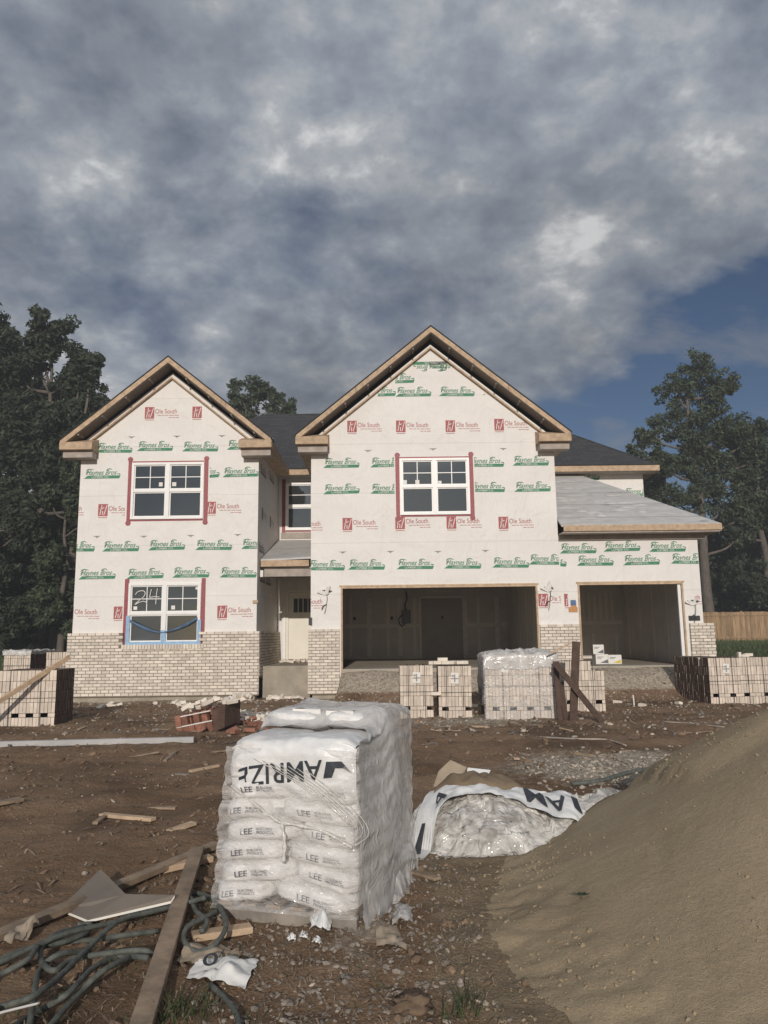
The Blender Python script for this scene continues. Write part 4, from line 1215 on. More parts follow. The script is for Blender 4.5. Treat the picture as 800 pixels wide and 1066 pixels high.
# long board leaning on the left stack
q = MB(); q.beam((-7.30, 14.15, .30), (-6.10, 15.1, 1.28), .09, .04, up=(0, 1, .6))
q.build('leaning_board', M['lumber'], None, bevel=.003); o = bpy.data.objects['leaning_board']
tag(o, 'pale timber board leaning across the largest stack at the left edge', 'board')
a, b = on_ground(-30, 779), on_ground(202, 774)
q = MB(); q.beam(a + Vector((0, 0, .05)), b + Vector((0, 0, .06)), .10, .085); o = q.build('long_beam', M['pvc'], None, bevel=.004)
tag(o, 'long straight grey beam lying level on the dirt at the left', 'beam')

# boxes on the garage floor
def carton(label, x, y, z, sx, sy, sz, rz, band):
    root = thing('carton', label, 'box', (x, y, z), rz)
    t = MB(); t.box(-sx / 2, sx / 2, -sy / 2, sy / 2, 0, sz); t.build('carton_body', M['paper'], root, local=True, bevel=.006)
    t = MB(); t.prism([(-sx * .15, -sy / 2 - .002, sz * .15), (sx * .46, -sy / 2 - .002, sz * .08), (sx * .44, -sy / 2 - .002, sz * .5)], (0, -.002, 0)); t.build('printed_corner', band, root, local=True)
    t = MB(); t.box(-sx * .38, sx * .1, -sy / 2 - .004, -sy / 2 - .002, sz * .70, sz * .76); t.box(-sx * .38, -sx * .05, -sy / 2 - .004, -sy / 2 - .002, sz * .58, sz * .63); t.build('printed_line', M['ink_soft'], root, local=True)
    t = MB(); t.box(-.03, .03, -sy / 2 - .001, sy / 2 + .001, sz + .001, sz + .003); t.build('packing_tape', M['pvc'], root, local=True)
ZG = FL + .001
carton('white carton on the garage floor carrying another carton', 6.02, 22.0, ZG, .36, .32, .27, R(4), M['ink_soft'])
carton('white carton standing on another carton in the garage mouth', 5.97, 22.02, ZG + .275, .30, .28, .26, R(-6), M['ink_soft'])
carton('white carton with a yellow corner on the garage floor', 6.40, 21.95, ZG, .36, .32, .25, R(-10), M['yellow'])

# small pegs and rods
def rod(label, pts, r, mat, cat, name):
    q = MB(); q.tube(catmull(pts, 6), r, 7); o = q.build(name, mat, None, smooth=True); tag(o, label, cat); return o
p = on_ground(660, 737); rod('thin white peg standing upright in the dirt before the right garage', [(p.x, p.y, p.z - .05), (p.x + .01, p.y, p.z + .12), (p.x, p.y, p.z + .27)], .016, M['paper'], 'peg', 'marker_peg')
def gpath(pts, lift=.012): return [on_ground(*p) + Vector((0, 0, lift)) for p in pts]
rod('thin pale rod lying on the dirt left of the sand pile top', gpath([(690, 752), (720, 754), (756, 758)]), .013, M['shard'], 'rod', 'thin_rod')
rod('thin pale lath lying near the braced stakes in the dirt', gpath([(560, 768), (600, 770), (632, 771), (652, 777)]), .014, M['shard'], 'lath', 'thin_lath')
rod('dark hose lying across the gravel patch beside the sand pile', gpath([(596, 819), (625, 816), (660, 806), (700, 802), (728, 799), (738, 795), (742, 800)], .03), .024, M['hose'], 'hose', 'rubber_hose')
rod('pale stick lying right of the white sheet', gpath([(596, 829), (615, 833), (632, 842)]), .012, M['shard'], 'stick', 'thin_stick')

# ================================================================== FENCE AND FAR HOUSE
root = thing('board_fence', 'tall cedar board fence beyond the lawn on the right', 'fence', (22, 45, 1.0))
t = MB(); x = 17.6; i = 0
while x < 32:
    yy = 45 + .02 * x + (.008 if i % 2 else -.008); h = 2.74 + random.uniform(-.015, .015)
    t.box(x, x + .137, yy, yy + .02, ground_h(x, 45) - .1, h); x += .142; i += 1
t.build('fence_boards', M['fence'], root)
x = 18.4
while x < 32:
    t = MB(); yy = 45.03 + .02 * x; t.box(x, x + .1, yy, yy + .1, ground_h(x, 45) - .2, 2.79); t.build('fence_post', M['fence'], root); x += 2.4
t = MB(); t.beam((17.6, 45 + .352 - .035, 2.56), (32, 45 + .64 - .035, 2.56), .03, .09); t.beam((17.6, 45 + .352 - .035, 1.25), (32, 45 + .64 - .035, 1.25), .03, .09); t.build('fence_rail', M['fence'], root)

# ================================================================== TREES
def leaf_mesh(cl, n_leaf, size, seed):
    """cl: array of (x, y, z, radius) clumps; many small bent leaf faces spread through them"""
    r = np.random.default_rng(seed)
    cl = np.array(cl); k = len(cl)
    wgt = cl[:, 3] ** 2; idx = r.choice(k, n_leaf, p=wgt / wgt.sum())
    d = r.normal(size=(n_leaf, 3)); d /= np.linalg.norm(d, axis=1)[:, None]
    rad = cl[idx, 3] * r.uniform(.15, 1.0, n_leaf) ** .55
    c = cl[idx, :3] + d * rad[:, None] * np.array([1, 1, .8])
    nrm = d * .6 + r.normal(size=(n_leaf, 3)) * .7 + np.array([0, -.15, .35]); nrm /= np.linalg.norm(nrm, axis=1)[:, None]
    t = np.cross(nrm, r.normal(size=(n_leaf, 3))); t /= np.linalg.norm(t, axis=1)[:, None]
    b = np.cross(nrm, t)
    s = size * r.uniform(.6, 1.35, n_leaf)[:, None]
    v = np.stack([c - t * s, c - b * s * .42 + nrm * s * .1, c + t * s, c + b * s * .42 + nrm * s * .1], 1).reshape(-1, 3)
    return v

def tree(label, x, y, h, blobs, mat, seed, leaves=9000, size=.22, trunk_r=.3, lean=0.0, group=None, cpb=16, name='tree', cat='tree', limbs=True, trunk_top=None, z0=None):
    r = random.Random(seed)
    z0 = ground_h(x, y) - .1 if z0 is None else z0
    root = thing(name, label, cat, (x, y, z0), 0, group)
    cl = []
    for (bx, by, bz, br) in blobs:                               # blobs relative to the base
        for _ in range(int(cpb * 1.7)):
            a = r.uniform(0, 2 * math.pi); u = r.uniform(-1, 1); q = math.sqrt(1 - u * u); rr = br * r.uniform(.35, 1.0)
            cl.append((bx + rr * q * math.cos(a), by + rr * q * math.sin(a), bz + rr * u * .85, br * r.uniform(.20, .40)))
    leaves = int(leaves * 1.55); size *= .80
    v = leaf_mesh(cl, leaves, size, seed)
    me = bpy.data.meshes.new('crown')
    nf = len(v) // 4
    me.vertices.add(len(v)); me.vertices.foreach_set('co', v.astype(np.float32).ravel())
    me.loops.add(len(v)); me.loops.foreach_set('vertex_index', np.arange(len(v), dtype=np.int32))
    me.polygons.add(nf); me.polygons.foreach_set('loop_start', np.arange(0, len(v), 4, dtype=np.int32)); me.polygons.foreach_set('loop_total', np.full(nf, 4, dtype=np.int32))
    me.materials.append(mat); me.update(calc_edges=True); me.validate()
    link_mesh('crown', me, root)
    t = MB(); tt = trunk_top or h * .75
    path = [(0, 0, -.3)] + [(lean * tt * (i / 6) + .12 * trunk_r * 4 * math.sin(i * 1.7 + seed), .1 * math.sin(i * 2.1), tt * i / 6) for i in range(1, 7)]
    cp = catmull(path, 4)
    t.tube(cp, [trunk_r * (1.15 - 1.0 * i / len(cp)) + .02 for i in range(len(cp))], 9)
    if limbs:
        for (bx, by, bz, br) in blobs:
            k = r.uniform(.45, .8); s = cp[min(len(cp) - 1, int(len(cp) * min(.92, max(.25, (bz - br * .9) / tt))))]
            e = Vector((bx, by, bz)); mid = s.lerp(e, .5) + Vector((r.uniform(-.3, .3), r.uniform(-.3, .3), -.25))
            lp = catmull([s, mid, e], 4); t.tube(lp, [trunk_r * .30 * (1 - .85 * i / len(lp)) + .012 for i in range(len(lp))], 6)
            for _ in range(4):
                a = Vector((r.uniform(-1, 1), r.uniform(-1, 1), r.uniform(-.4, .9))).normalized() * br * .9
                t.tube([e.lerp(mid, r.uniform(0, .5)), e + a * .5, e + a], [trunk_r * .10 + .008, trunk_r * .06 + .006, .006], 5)
    t.build('trunk', M['bark'], root, smooth=True, local=True)
    return root

rr = random.Random(3)
def blobby(h, w_, n, seed, low=.25, sh=.7):
    r = random.Random(seed); out = []
    for i in range(n):
        t = low + (1 - low) * (i + .5) / n
        prof = (math.sin(math.pi * min(1, (t - low) / (1 - low) * .86 + .12))) ** sh
        a = r.uniform(0, 6.28); d = w_ * prof * r.uniform(.25, .8)
        out.append((d * math.cos(a), d * math.sin(a), h * t * .96, w_ * r.uniform(.26, .44)))
    return out
WG = None
tree('tall dark broad-leaved tree at the far left edge of the wood', -20.4, 38, 18.5, blobby(18.0, 4.4, 26, 11, .10), M['leaf_dark'], 11, 25000, .19, .3)
tree('tall dark tree with a domed top next to the left gable', -17.3, 38.5, 18.6, blobby(17.9, 3.4, 24, 12, .12), M['leaf_dark'], 12, 23000, .19, .3)
tree('shorter dark tree leaning out just behind the left gable eave', -14.9, 37, 15.2, blobby(15.4, 2.6, 19, 13, .15), M['leaf_dark'], 13, 18000, .18, .26)
tree('mid green slender tree low in front of the left wood', -14.4, 34.5, 8.6, blobby(8.8, 2.1, 15, 14, .06), M['leaf_mid'], 14, 14000, .15, .14)
tree('low dull green tree at the left picture edge under the tall ones', -17.2, 34.2, 8.2, blobby(8.2, 2.5, 16, 15, .05), M['leaf_far'], 15, 15000, .16, .14)
tree('dark round tree behind the left wood, seen in its gap', -18.6, 44, 16, blobby(15.6, 4.8, 24, 16, .05), M['leaf_dark'], 16, 19000, .24, .3)
tree('dark tree filling the wood behind the left house corner', -13.6, 44, 13.4, blobby(13, 3.8, 20, 17, .05), M['leaf_dark'], 17, 16000, .23, .28)
tree('dark tree deepest in the left wood at the picture edge', -24.0, 45, 17, blobby(16.6, 4.8, 24, 19, .05), M['leaf_dark'], 19, 18000, .25, .3)
tree('sparse tree crown rising behind the roof between the gables', -8.1, 48, 18.3, [(-1.0, 0, 15.6, 1.1), (0, 0, 16.6, 1.0), (1.0, .3, 15.9, .9), (1.9, 0, 15.3, .8), (-.5, 0, 14.2, 1.4), (.9, 0, 14, 1.4), (0, 0, 11, 2), (-1.45, 0, 16.9, .5)], M['leaf_mid'], 18, 9500, .17, .22)
# right hand side
K = 1.24
tree('tall open-crowned tree with a pale leaning trunk right of the garage', 19.9, 47.3, 19.0,
     [(K * a, K * b, K * c, K * d) for a, b, c, d in [(.3, 0, 14.0, 1.1), (-.7, .2, 12.9, 1.2), (1.3, -.2, 12.9, 1.05), (.4, 0, 11.7, 1.35), (-1.3, .3, 11.2, 1.05), (-2.6, 0, 10.3, .9), (-3.3, 0, 9.6, .6), (.0, 0, 10.2, 1.4), (1.6, 0, 10.6, 1.2), (2.4, 0, 10.0, .9), (1.0, .4, 8.8, 1.25), (-.8, .2, 8.8, 1.0), (2.3, 0, 8.4, .9), (-.2, 0, 7.4, 1.1), (1.2, 0, 7.0, 1.1), (-1.6, 0, 7.2, 1.0), (2.6, 0, 6.6, 1.1), (-.9, .3, 5.8, 1.0), (1.9, .3, 5.4, 1.0), (.4, .5, 9.6, 1.2), (3.2, 0, 9.2, .9), (-2.0, 0, 8.9, .9)]],
     M['leaf_mid'], 21, 22000, .16, .30, -.03, cpb=15, trunk_top=16.0)
tree('rounded dark green tree right of the pale-trunked tree', 24.0, 48.5, 14.4, blobby(14.0, 3.3, 20, 22, .12), M['leaf_dark'], 22, 20000, .20, .3)
tree('bushy mid green tree behind the wing roof corner', 17.9, 49, 13, blobby(12.6, 2.5, 20, 23, .06), M['leaf_mid'], 23, 20000, .18, .22)
tree('dark tree low behind the fence under the pale-trunked tree', 20.6, 52, 8.6, blobby(8.4, 3.4, 16, 24, .03), M['leaf_dark'], 24, 15000, .21, .2)
tree('dark spreading tree at the right picture edge above the fence', 27.0, 54, 13.0, blobby(12, 4.0, 20, 25, .05), M['leaf_dark'], 25, 17000, .23, .28)
tree('dull green tree far behind the right garage corner', 19.0, 60, 12.5, blobby(12, 4.6, 20, 26, .04), M['leaf_far'], 26, 15000, .28, .28)
# undergrowth and the woods behind, one mass on each side
def woods(name, x0, x1, y0, y1, h0, h1, n, seed, size, mat):
    r = random.Random(seed); cl = []
    for _ in range(260):
        x = r.uniform(x0, x1); y = r.uniform(y0, y1); h = r.uniform(h0, h1)
        for q in range(5): cl.append((x + r.uniform(-1, 1), y + r.uniform(-1, 1), .9 + h * (q + .4) / 5, h / 5 * .95 + .3))
    v = leaf_mesh(cl, n, size, seed)
    me = bpy.data.meshes.new(name); nf = len(v) // 4
    me.vertices.add(len(v)); me.vertices.foreach_set('co', v.astype(np.float32).ravel())
    me.loops.add(len(v)); me.loops.foreach_set('vertex_index', np.arange(len(v), dtype=np.int32))
    me.polygons.add(nf); me.polygons.foreach_set('loop_start', np.arange(0, len(v), 4, dtype=np.int32)); me.polygons.foreach_set('loop_total', np.full(nf, 4, dtype=np.int32))
    me.materials.append(mat); me.update(calc_edges=True)
    o = link_mesh(name, me); tag(o, kind='stuff'); return o
tag(woods('undergrowth', -30, -12.5, 47, 56, 4, 11, 34000, 31, .34, M['leaf_dark']), 'dark undergrowth and wood behind the trees on the left', 'woodland')
tag(woods('undergrowth', 11, 34, 62, 70, 4, 10, 30000, 32, .36, M['leaf_dark']), 'dark wood behind the fence on the right', 'woodland')
def facet(x, y, f, seed):
    """creased film: every cell tilts its own way"""
    d, pts = noise.voronoi(Vector((x * f, y * f, seed)))
    p = pts[0]; hsh = noise.cell_vector(p * 7.31 + Vector((seed, 3.1, 1.7)))
    tx, ty = hsh.x - .5, hsh.y - .5
    return (x * f - p.x) * tx + (y * f - p.y) * ty + (hsh.z - .5) * .35 - .25 * max(0, .22 - (d[1] - d[0]))
# ================================================================== PALLET OF MORTAR BAGS
PX, PY, PR = -.435, 5.17, R(-16)
gz = ground_h(PX, PY) - .015
bagp = thing('bag_pallet', 'shrink-wrapped pallet stacked with white mortar bags in the foreground', 'bag pallet', (PX, PY, gz), PR)
HW, HD = .425, .55
# pallet
t = MB()
for y in (-HD + .02, 0, HD - .02): t.box(-HW, HW, y - .02, y + .02, .018, .108)
pal = t.build('wooden_pallet', M['lumber_grey'], bagp, local=True, bevel=.003)
t = MB()
for k in range(6):
    x = -HW + .05 + k * (2 * HW - .1) / 5; t.box(x - .045, x + .045, -HD, HD, .109, .127); 
t.build('deck_boards', M['lumber_old'], pal, local=True, bevel=.002)
t = MB()
for x in (-HW + .05, 0, HW - .05): t.box(x - .045, x + .045, -HD, HD, .0, .0175)
t.build('bottom_boards', M['lumber_old'], pal, local=True, bevel=.002)

def bag_fn(cx, cy, cz, a, b, c, seed, nxy=5.0, nz=3.2, tilt=0.0, roll=0.0):
    """sagging pillow: maps a point of the unit cube surface to the bag surface"""
    def place(x, y, z):
        wv = .014 * fbm(x * 6 + seed, y * 6, z * 8 + seed, 3) + .006 * noise.noise(Vector((x * 24 + seed, y * 24, z * 34))) + .012 * facet(x + y, z * 1.6, 11, seed)
        l = math.sqrt(x * x + y * y + z * z) + 1e-6
        x2, y2, z2 = x + x / l * wv, y + y / l * wv, z + z / l * wv
        z2 -= .020 * (x2 / a) ** 2 * (1 if x2 * roll < 0 else .2)       # drooping ends
        z2 += roll * x2 + .008 * math.sin(x2 * 9 + seed)
        return (cx + x2, cy + y2, cz + z2)
    def surf_(p):
        x, y, z = p
        f = (abs(x) ** nxy + abs(y) ** nxy + abs(z) ** (nz + 1)) ** (1 / 3.6)
        x, y, z = x / f, y / f, z / f
        x = max(-1, min(1, x)); y = max(-1, min(1, y)); z = max(-1, min(1, z))
        return place(x * a, y * b, z * c)
    def front(x, z):
        lo, hi = 0.0, 1.3
        # cube point (x/a, -1, z/c) projected, so print follows the same skin
        X, Z = x / a, z / c
        return surf_((X, -1.0, Z))
    return surf_, front

def bag_mesh(t, fn, n=14):
    for ax in range(3):
        for s in (-1, 1):
            def g(u, v, ax=ax, s=s):
                p = [0, 0, 0]; p[ax] = s; p[(ax + 1) % 3] = 2 * u - 1; p[(ax + 2) % 3] = 2 * v - 1
                return fn(p)
            t.grid(g, n, n)

def weld(o, d=.0008):
    bm = bmesh.new(); bm.from_mesh(o.data); bmesh.ops.remove_doubles(bm, verts=bm.verts, dist=d); bmesh.ops.recalc_face_normals(bm, faces=bm.faces); bm.to_mesh(o.data); bm.free(); o.data.shade_smooth()

LAY, LH = 8, .113
for k in range(LAY):
    sh = .085 * (k / LAY) ** 1.3
    xl, xr = -HW + sh - random.uniform(0, .03), HW - .02 * random.random()
    split = (xl + xr) / 2 + random.uniform(-.05, .05) + (.04 if k % 2 else -.04)
    for row in (0, 1):
        for (a, b, side) in ((xl, split, -1), (split, xr, 1)):
            cy = (-HD / 2 if row == 0 else HD / 2) + random.uniform(-.012, .0)
            cz = .132 + LH * (k + .5)
            seed = k * 13 + row * 5 + (side > 0) * 3.3
            fn, fr = bag_fn((a + b) / 2, cy, cz, (b - a) / 2 + .008, HD / 2 + .012, LH / 2 + .015, seed, roll=(.05 if side < 0 else -.10) * (1 if k < 7 else .5) * random.uniform(.6, 1.2))
            t = MB(); bag_mesh(t, fn)
            bg_ = t.build('bag', M['bag'], bagp, local=True, smooth=True); weld(bg_)
            if row == 0 and not (k >= 6 and side < 0):
                t = MB(); x0 = random.uniform(-.14, -.10) if side < 0 else random.uniform(-.13, -.05)
                zz = -.016 + random.uniform(-.008, .006)
                up = lambda x, y, x0=x0, zz=zz, fr=fr: (lambda q: (q[0], q[1] - .0075, q[2]))(fr(x + x0, y + zz))
                t.text('LEE', up, .046, 0, .016, xs=1.15)
                t.text('BUILDING', lambda x, y: up(x + .100, y + .019), .0195, 0, .012, xs=1.12)
                t.text('PRODUCTS.', lambda x, y: up(x + .100, y + .001), .0195, 0, .012, xs=1.05)
                t.build('printed_name', M['ink_soft'], bg_, local=True, fix=False)
ZT = .132 + LAY * LH
# two more bags laid on the back half of the top
for (cx, w_, sd) in ((-.16, .23, 91), (.19, .17, 97)):
    fn, fr = bag_fn(cx, .20, ZT + .055, w_, .26, .062, sd, roll=0)
    t = MB(); bag_mesh(t, fn); bg_ = t.build('bag', M['bag'], bagp, local=True, smooth=True); weld(bg_)
# white outer cover over the top front edge, with the big maker's lettering upside down
def cover(u, s):
    """u across, s metres along: top -> over the edge -> down the face"""
    x = -HW + .075 + u * (2 * HW - .075); 
    if s < .26: y, z = -.26 - s, ZT + .022
    elif s < .40:
        a = (s - .26) / .14 * math.pi / 2; y, z = -.52 - .075 * math.sin(a), ZT + .022 - .08 * (1 - math.cos(a))
    else: y, z = -.598 + .02 * math.sin((s - .4) * 9), ZT - .058 - (s - .40) * .97
    y += .075 * sstep(.585, .70, s + .03 * math.sin(u * 7) + .02 * math.sin(u * 17)); 
    e = abs(2 * u - 1) ** 6
    y += .05 * e * (1 if s > .3 else 0); z -= .045 * e
    z -= .028 * (1 - u) ** 1.5
    n = fbm(x * 4, s * 5, 3.3, 4); n2 = noise.noise(Vector((x * 16, s * 14, 4)))
    rough = 1 + 2.2 * sstep(.80, 1.0, u)
    return (x, y - .012 * n - .004 * n2 * rough, z + (.016 * n + .005 * n2) * (1 if s < .4 else .3))
t = MB(); t.grid(lambda u, v: cover(u, v * .72), 70, 60)
cv = t.build('bag_cover', M['sheet_white'], bagp, smooth=True, local=True, fix=False)
t = MB()
def big(x, y, lift=.009):
    # x along the word (metres), y up the letter; turned through 180 degrees and sloping like the sheet
    u = .86 - x / (2 * HW - .075); s = .435 + y + .085 + .045 * (x / .70)
    p = cover(max(-.02, min(1.0, u)), s); return (p[0], p[1] - lift, p[2] + lift * .3)
t.text('AMRIZE', lambda x, y: big(x + .075, y - .085), .165, 0, .010, xs=.94)
t.add([big(-.09, -.03), big(-.035, -.085), big(.05, -.075), big(.07, .02), big(.02, .015), big(.0, -.04), big(-.04, -.045)], [(0, 1, 2, 5, 6), (2, 3, 4, 5)])
t.build('cover_lettering', M['ink'], cv, local=True, fix=False)
t = MB()
for a, b in ((.06, .20), (.26, .36)):
    t.grid(lambda u, v, a=a, b=b: (lambda p: (p[0], p[1], p[2] + .006))(cover(a + u * (b - a), .015 + v * .03)), 8, 3)
t.build('cover_lettering', M['ink'], cv, local=True, fix=False)
# cloudy hood over the back, the top and the right-hand side
def hoodp(u, v):
    L1, L2 = 2 * HW + .02, ZT + .02
    s = u * (L1 + L2); fr_ = sstep(L1 - .12, L1 + .05, s)
    ya = -.20 - .375 * fr_
    top = ZT + .085
    yl = ya + v * (HD + .06 - ya)
    rise = .10 * sstep(-.12, .06, yl)
    if s < L1:
        x, z = -HW + .03 + s, ZT + .035 + rise
        e = sstep(.10, .0, s); z -= .07 * e
        z -= .04 * sstep(L1 - .10, L1, s) 
    else:
        d = s - L1; x = HW + .022 + .02 * math.sin(min(1, d / .45) * 1.6) + .011 * abs(math.sin(math.pi * (ZT - d - .132) / LH)) + .02 * math.sin(yl * 5 + d * 3); z = ZT + .035 + rise - .04 - d
        x += .025 * sstep(.80, 1.0, d) * (.3 + .7 * v)
    y = yl
    n = fbm(x * 3 + 2, y * 3 + z * 2.4, z * 2 - y, 4); n2 = noise.noise(Vector((x * 10, y * 7 + z * 11, z * 8 - y * 9)))
    tops = s < L1
    if tops: z += .022 * n + .008 * n2; 
    else: x += .014 * n + .002 * n2; y += .008 * n
    if v > .96: z -= .05
    return (x, y, max(z, .02))
t = MB(); t.grid(hoodp, 84, 60)
hd = t.build('plastic_hood', M['film_hood'], bagp, smooth=True, local=True, fix=False)
# printed pads lying on top under the film
t = MB(); t.grid(lambda u, v: (-.19 + u * .20, .00 - .004 + .01 * math.sin(u * 5), ZT + .052 + v * .075), 8, 4); t.grid(lambda u, v: (-.19 + u * .20, v * .15, ZT + .127 + .008 * math.sin(u * 6)), 6, 4)
pd = t.build('white_pad', M['paper'], bagp, smooth=True, local=True, fix=False)
t = MB()
for a0, a1, cx, rr_ in ((-2.9, -.3, -.10, .045), (-2.6, -.6, -.055, .03), (-3.0, -.9, -.13, .03)):
    arc = [(cx + rr_ * math.cos(a0 + (a1 - a0) * i / 8), -.012, ZT + .108 + rr_ * .9 * math.sin(a0 + (a1 - a0) * i / 8)) for i in range(9)]
    t.tube(arc, .006, 5)
t.build('printed_curl', M['ink_soft'], pd, local=True)
t = MB(); t.grid(lambda u, v: (.05 + u * .19, -.02 + .012 * math.sin(u * 4), ZT + .050 + v * .07), 8, 4); t.grid(lambda u, v: (.05 + u * .19, -.02 + v * .15, ZT + .12 + .006 * math.sin(u * 7)), 6, 4)
t.build('white_pad', M['paper'], bagp, smooth=True, local=True, fix=False)
# stretch film round the whole load
def film(u, v):
    a, b = HW + .018, HD + .026
    per = 4 * (a + b); s = (u * per) % per; z = .10 + v * (ZT - .14)
    pts = [(-a, -b), (a, -b), (a, b), (-a, b)]; ln = [2 * a, 2 * b, 2 * a, 2 * b]; i = 0
    while i < 3 and s > ln[i]: s -= ln[i]; i += 1
    p, q = Vector(pts[i]), Vector(pts[(i + 1) % 4]); c = p.lerp(q, s / ln[i])
    x, y = c
    k = (z - .13) / (LAY * LH)
    if x < 0: x += .075 * max(0, k) ** 1.3 * (-x / a)
    bul = .012 * abs(math.sin(math.pi * (z - .132) / LH))
    n = fbm(x * 3 + z * 4, y * 3 + z * 2, z * 2, 3)
    f = 1 + (bul - .01 + .012 * n) / .5
    return (x * f, y * f - (.006 if y < 0 else 0), z)
t = MB(); t.grid(film, 150, 56); t.build('stretch_film', M['film_thin'], bagp, smooth=True, local=True, fix=False)
# twisted film cord across the front face
t = MB()
cord = catmull([(-.33, -.585, ZT - .26), (-.16, -.60, ZT - .36), (-.02, -.605, ZT - .44), (.06, -.605, ZT - .45), (.25, -.602, ZT - .48), (.41, -.58, ZT - .56)], 6)
t.tube(cord, [.008 + .004 * math.sin(i * 1.3) for i in range(len(cord))], 6)
cord = catmull([(.0, -.605, ZT - .45), (.02, -.608, ZT - .55), (.012, -.606, ZT - .66)], 6); t.tube(cord, [.010 + .005 * math.sin(i * 1.9) for i in range(len(cord))], 6)
for k in range(7):
    o_ = k * .018; cord = catmull([(-.18 + o_ * 3, -.604, ZT - .10 - o_ * .5), (.08 + o_ * 3, -.606, ZT - .22 - o_), (.30 + o_ * 2, -.60, ZT - .36 - o_), (.42, -.575, ZT - .45 - o_)], 5); t.tube(cord, .0028, 4)
t.build('film_cord', M['film_heap'], bagp, smooth=True, local=True)
# loose skirt of the hood trailing on the ground at the right corner
t = MB()
def skirt(u, v):
    y = -.45 + u * .9; x = HW + .02 + v * (.05 + .04 * u) ; z = .26 * (1 - v) ** 1.4 * (1 - .35 * u) + .015
    n = fbm(x * 9, y * 7, 4, 4); n2 = noise.noise(Vector((x * 25, y * 20, 1)))
    return (x + .03 * n, y + .03 * n2, max(.012, z + .045 * n + .018 * n2))
t.grid(skirt, 50, 24); t.build('film_skirt', M['film_hood'], bagp, smooth=True, local=True, fix=False)

# ================================================================== HEAP OF PLASTIC WITH A PRINTED SHEET
hx, hy = .90, 6.60
def heap_h(x, y):
    u, v = (x - hx) / .78, (y - hy) / .60
    d = math.hypot(u, v)
    base = .31 * max(0, 1 - d ** 2.2) ** .8 * (1.0 - .25 * u)
    wx, wy = x + .05 * noise.noise(Vector((x * 5, y * 5, 1))), y + .05 * noise.noise(Vector((x * 5, y * 5, 9)))
    k = sstep(0, .10, base)
    return base + k * (.115 * facet(wx, wy, 3.6, 2.0) + .055 * facet(wx, wy, 9.5, 6.0) + .05 * fbm(x * 2.2, y * 2.2, 2.2, 2))
t = MB()
def hp(u, v):
    a = u * 2 * math.pi; r = v ** .8
    x = hx + .82 * r * math.cos(a) * (1 + .06 * math.sin(3 * a + 1)); y = hy + .66 * r * math.sin(a) * (1 + .05 * math.cos(5 * a))
    return (x, y, ground_h(x, y) + heap_h(x, y) + (.004 if v < .98 else -.02))
t.grid(hp, 170, 70)
o = t.build('plastic_heap', M['film_heap'], None, smooth=True, fix=False); weld(o, .0005)
tag(o, 'crumpled heap of clear plastic film right of the bag pallet', 'plastic heap')
t = MB()
def tail(u, v):
    a, b = on_ground(540, 886), on_ground(652, 846); c = a.lerp(b, u); w_ = .27 * math.sin(math.pi * (.12 + .8 * u)) + .06
    x, y = c.x, c.y + (v - .5) * 2 * w_
    n = 1 - abs(fbm(x * 6, y * 6, 8, 4)); n2 = noise.noise(Vector((x * 15, y * 15, 3)))
    pr = math.sin(math.pi * v) ** .7 * math.sin(math.pi * min(1, .06 + u * .94)) ** .4
    return (x, y, surf(x, y) + .01 + max(.0, pr * (.10 + .12 * facet(x, y, 6, 4.0) + .04 * facet(x, y, 14, 8.0))))
t.grid(tail, 90, 40); o = t.build('plastic_film', M['film_heap'], None, smooth=True, fix=False)
tag(o, 'loose crumpled plastic film trailing from the heap against the sand pile', 'plastic film')
# printed white sheet thrown over the back of the heap
def heap_base(x, y):
    u, v = (x - hx) / .80, (y - hy) / .64
    return .31 * max(0, 1 - math.hypot(u, v) ** 2.2) ** .8 * (1.0 - .25 * u)
def shp(u, v):
    x = .10 + u * 1.66
    mid = 6.66 - .62 * sstep(.24, .02, u) - .10 * sstep(.5, .75, u) - .16 * sstep(.80, 1, u) + .03 * math.sin(u * 7)
    wd = .58 - .04 * u
    y = mid + (v - .5) * wd - .10 * sstep(.3, .0, u) * (v - .5)
    n = fbm(x * 2.6, y * 3.4, 12, 3)
    fold = facet(x + .3 * y, y, 3.2, 21.0)
    z = ground_h(x, y) + heap_base(x, y) + .075 * sstep(0, .12, heap_base(x, y)) + .020 * n + .045 * fold
    z += .10 * sstep(.70, .84, u) * (1 - sstep(.92, 1.0, u)) * (.3 + .7 * v)
    return (x, y, max(z, ground_h(x, y) + .02 + .01 * n))
t = MB(); t.grid(shp, 90, 36); sh_ = t.build('printed_sheet', M['sheet_white'], None, smooth=True, fix=False)
tag(sh_, 'white plastic sheet with big black lettering thrown over the plastic heap', 'plastic sheet')
t = MB()
def on_sheet(u, v, l=.014):
    p = shp(u, v); return (p[0], p[1] - l * .8, p[2] + l)
W_, H_ = 1.66, .50
t.text('A', lambda x, y: on_sheet(.145 + x / W_, .10 + y / H_), .22, 0, .014, xs=.9)
t.add([on_sheet(.03, .36), on_sheet(.06, .60), on_sheet(.10, .62), on_sheet(.115, .44), on_sheet(.085, .26), on_sheet(.05, .28)], [(0, 1, 2, 3, 4, 5)])
t.text('AM', lambda x, y: on_sheet(.80 - x / W_, .42 - y / H_), .23, 0, .014, xs=1.0)
for q in ([(.83, .20), (.865, .22), (.87, .62), (.84, .60)], [(.895, .40), (.945, .36), (.95, .74), (.90, .78)], [(.905, .80), (.93, .82), (.90, .96)]):
    t.add([on_sheet(*p, .014) for p in q], [tuple(range(len(q)))])
t.build('sheet_lettering', M['ink'], sh_, fix=False)
t = MB()
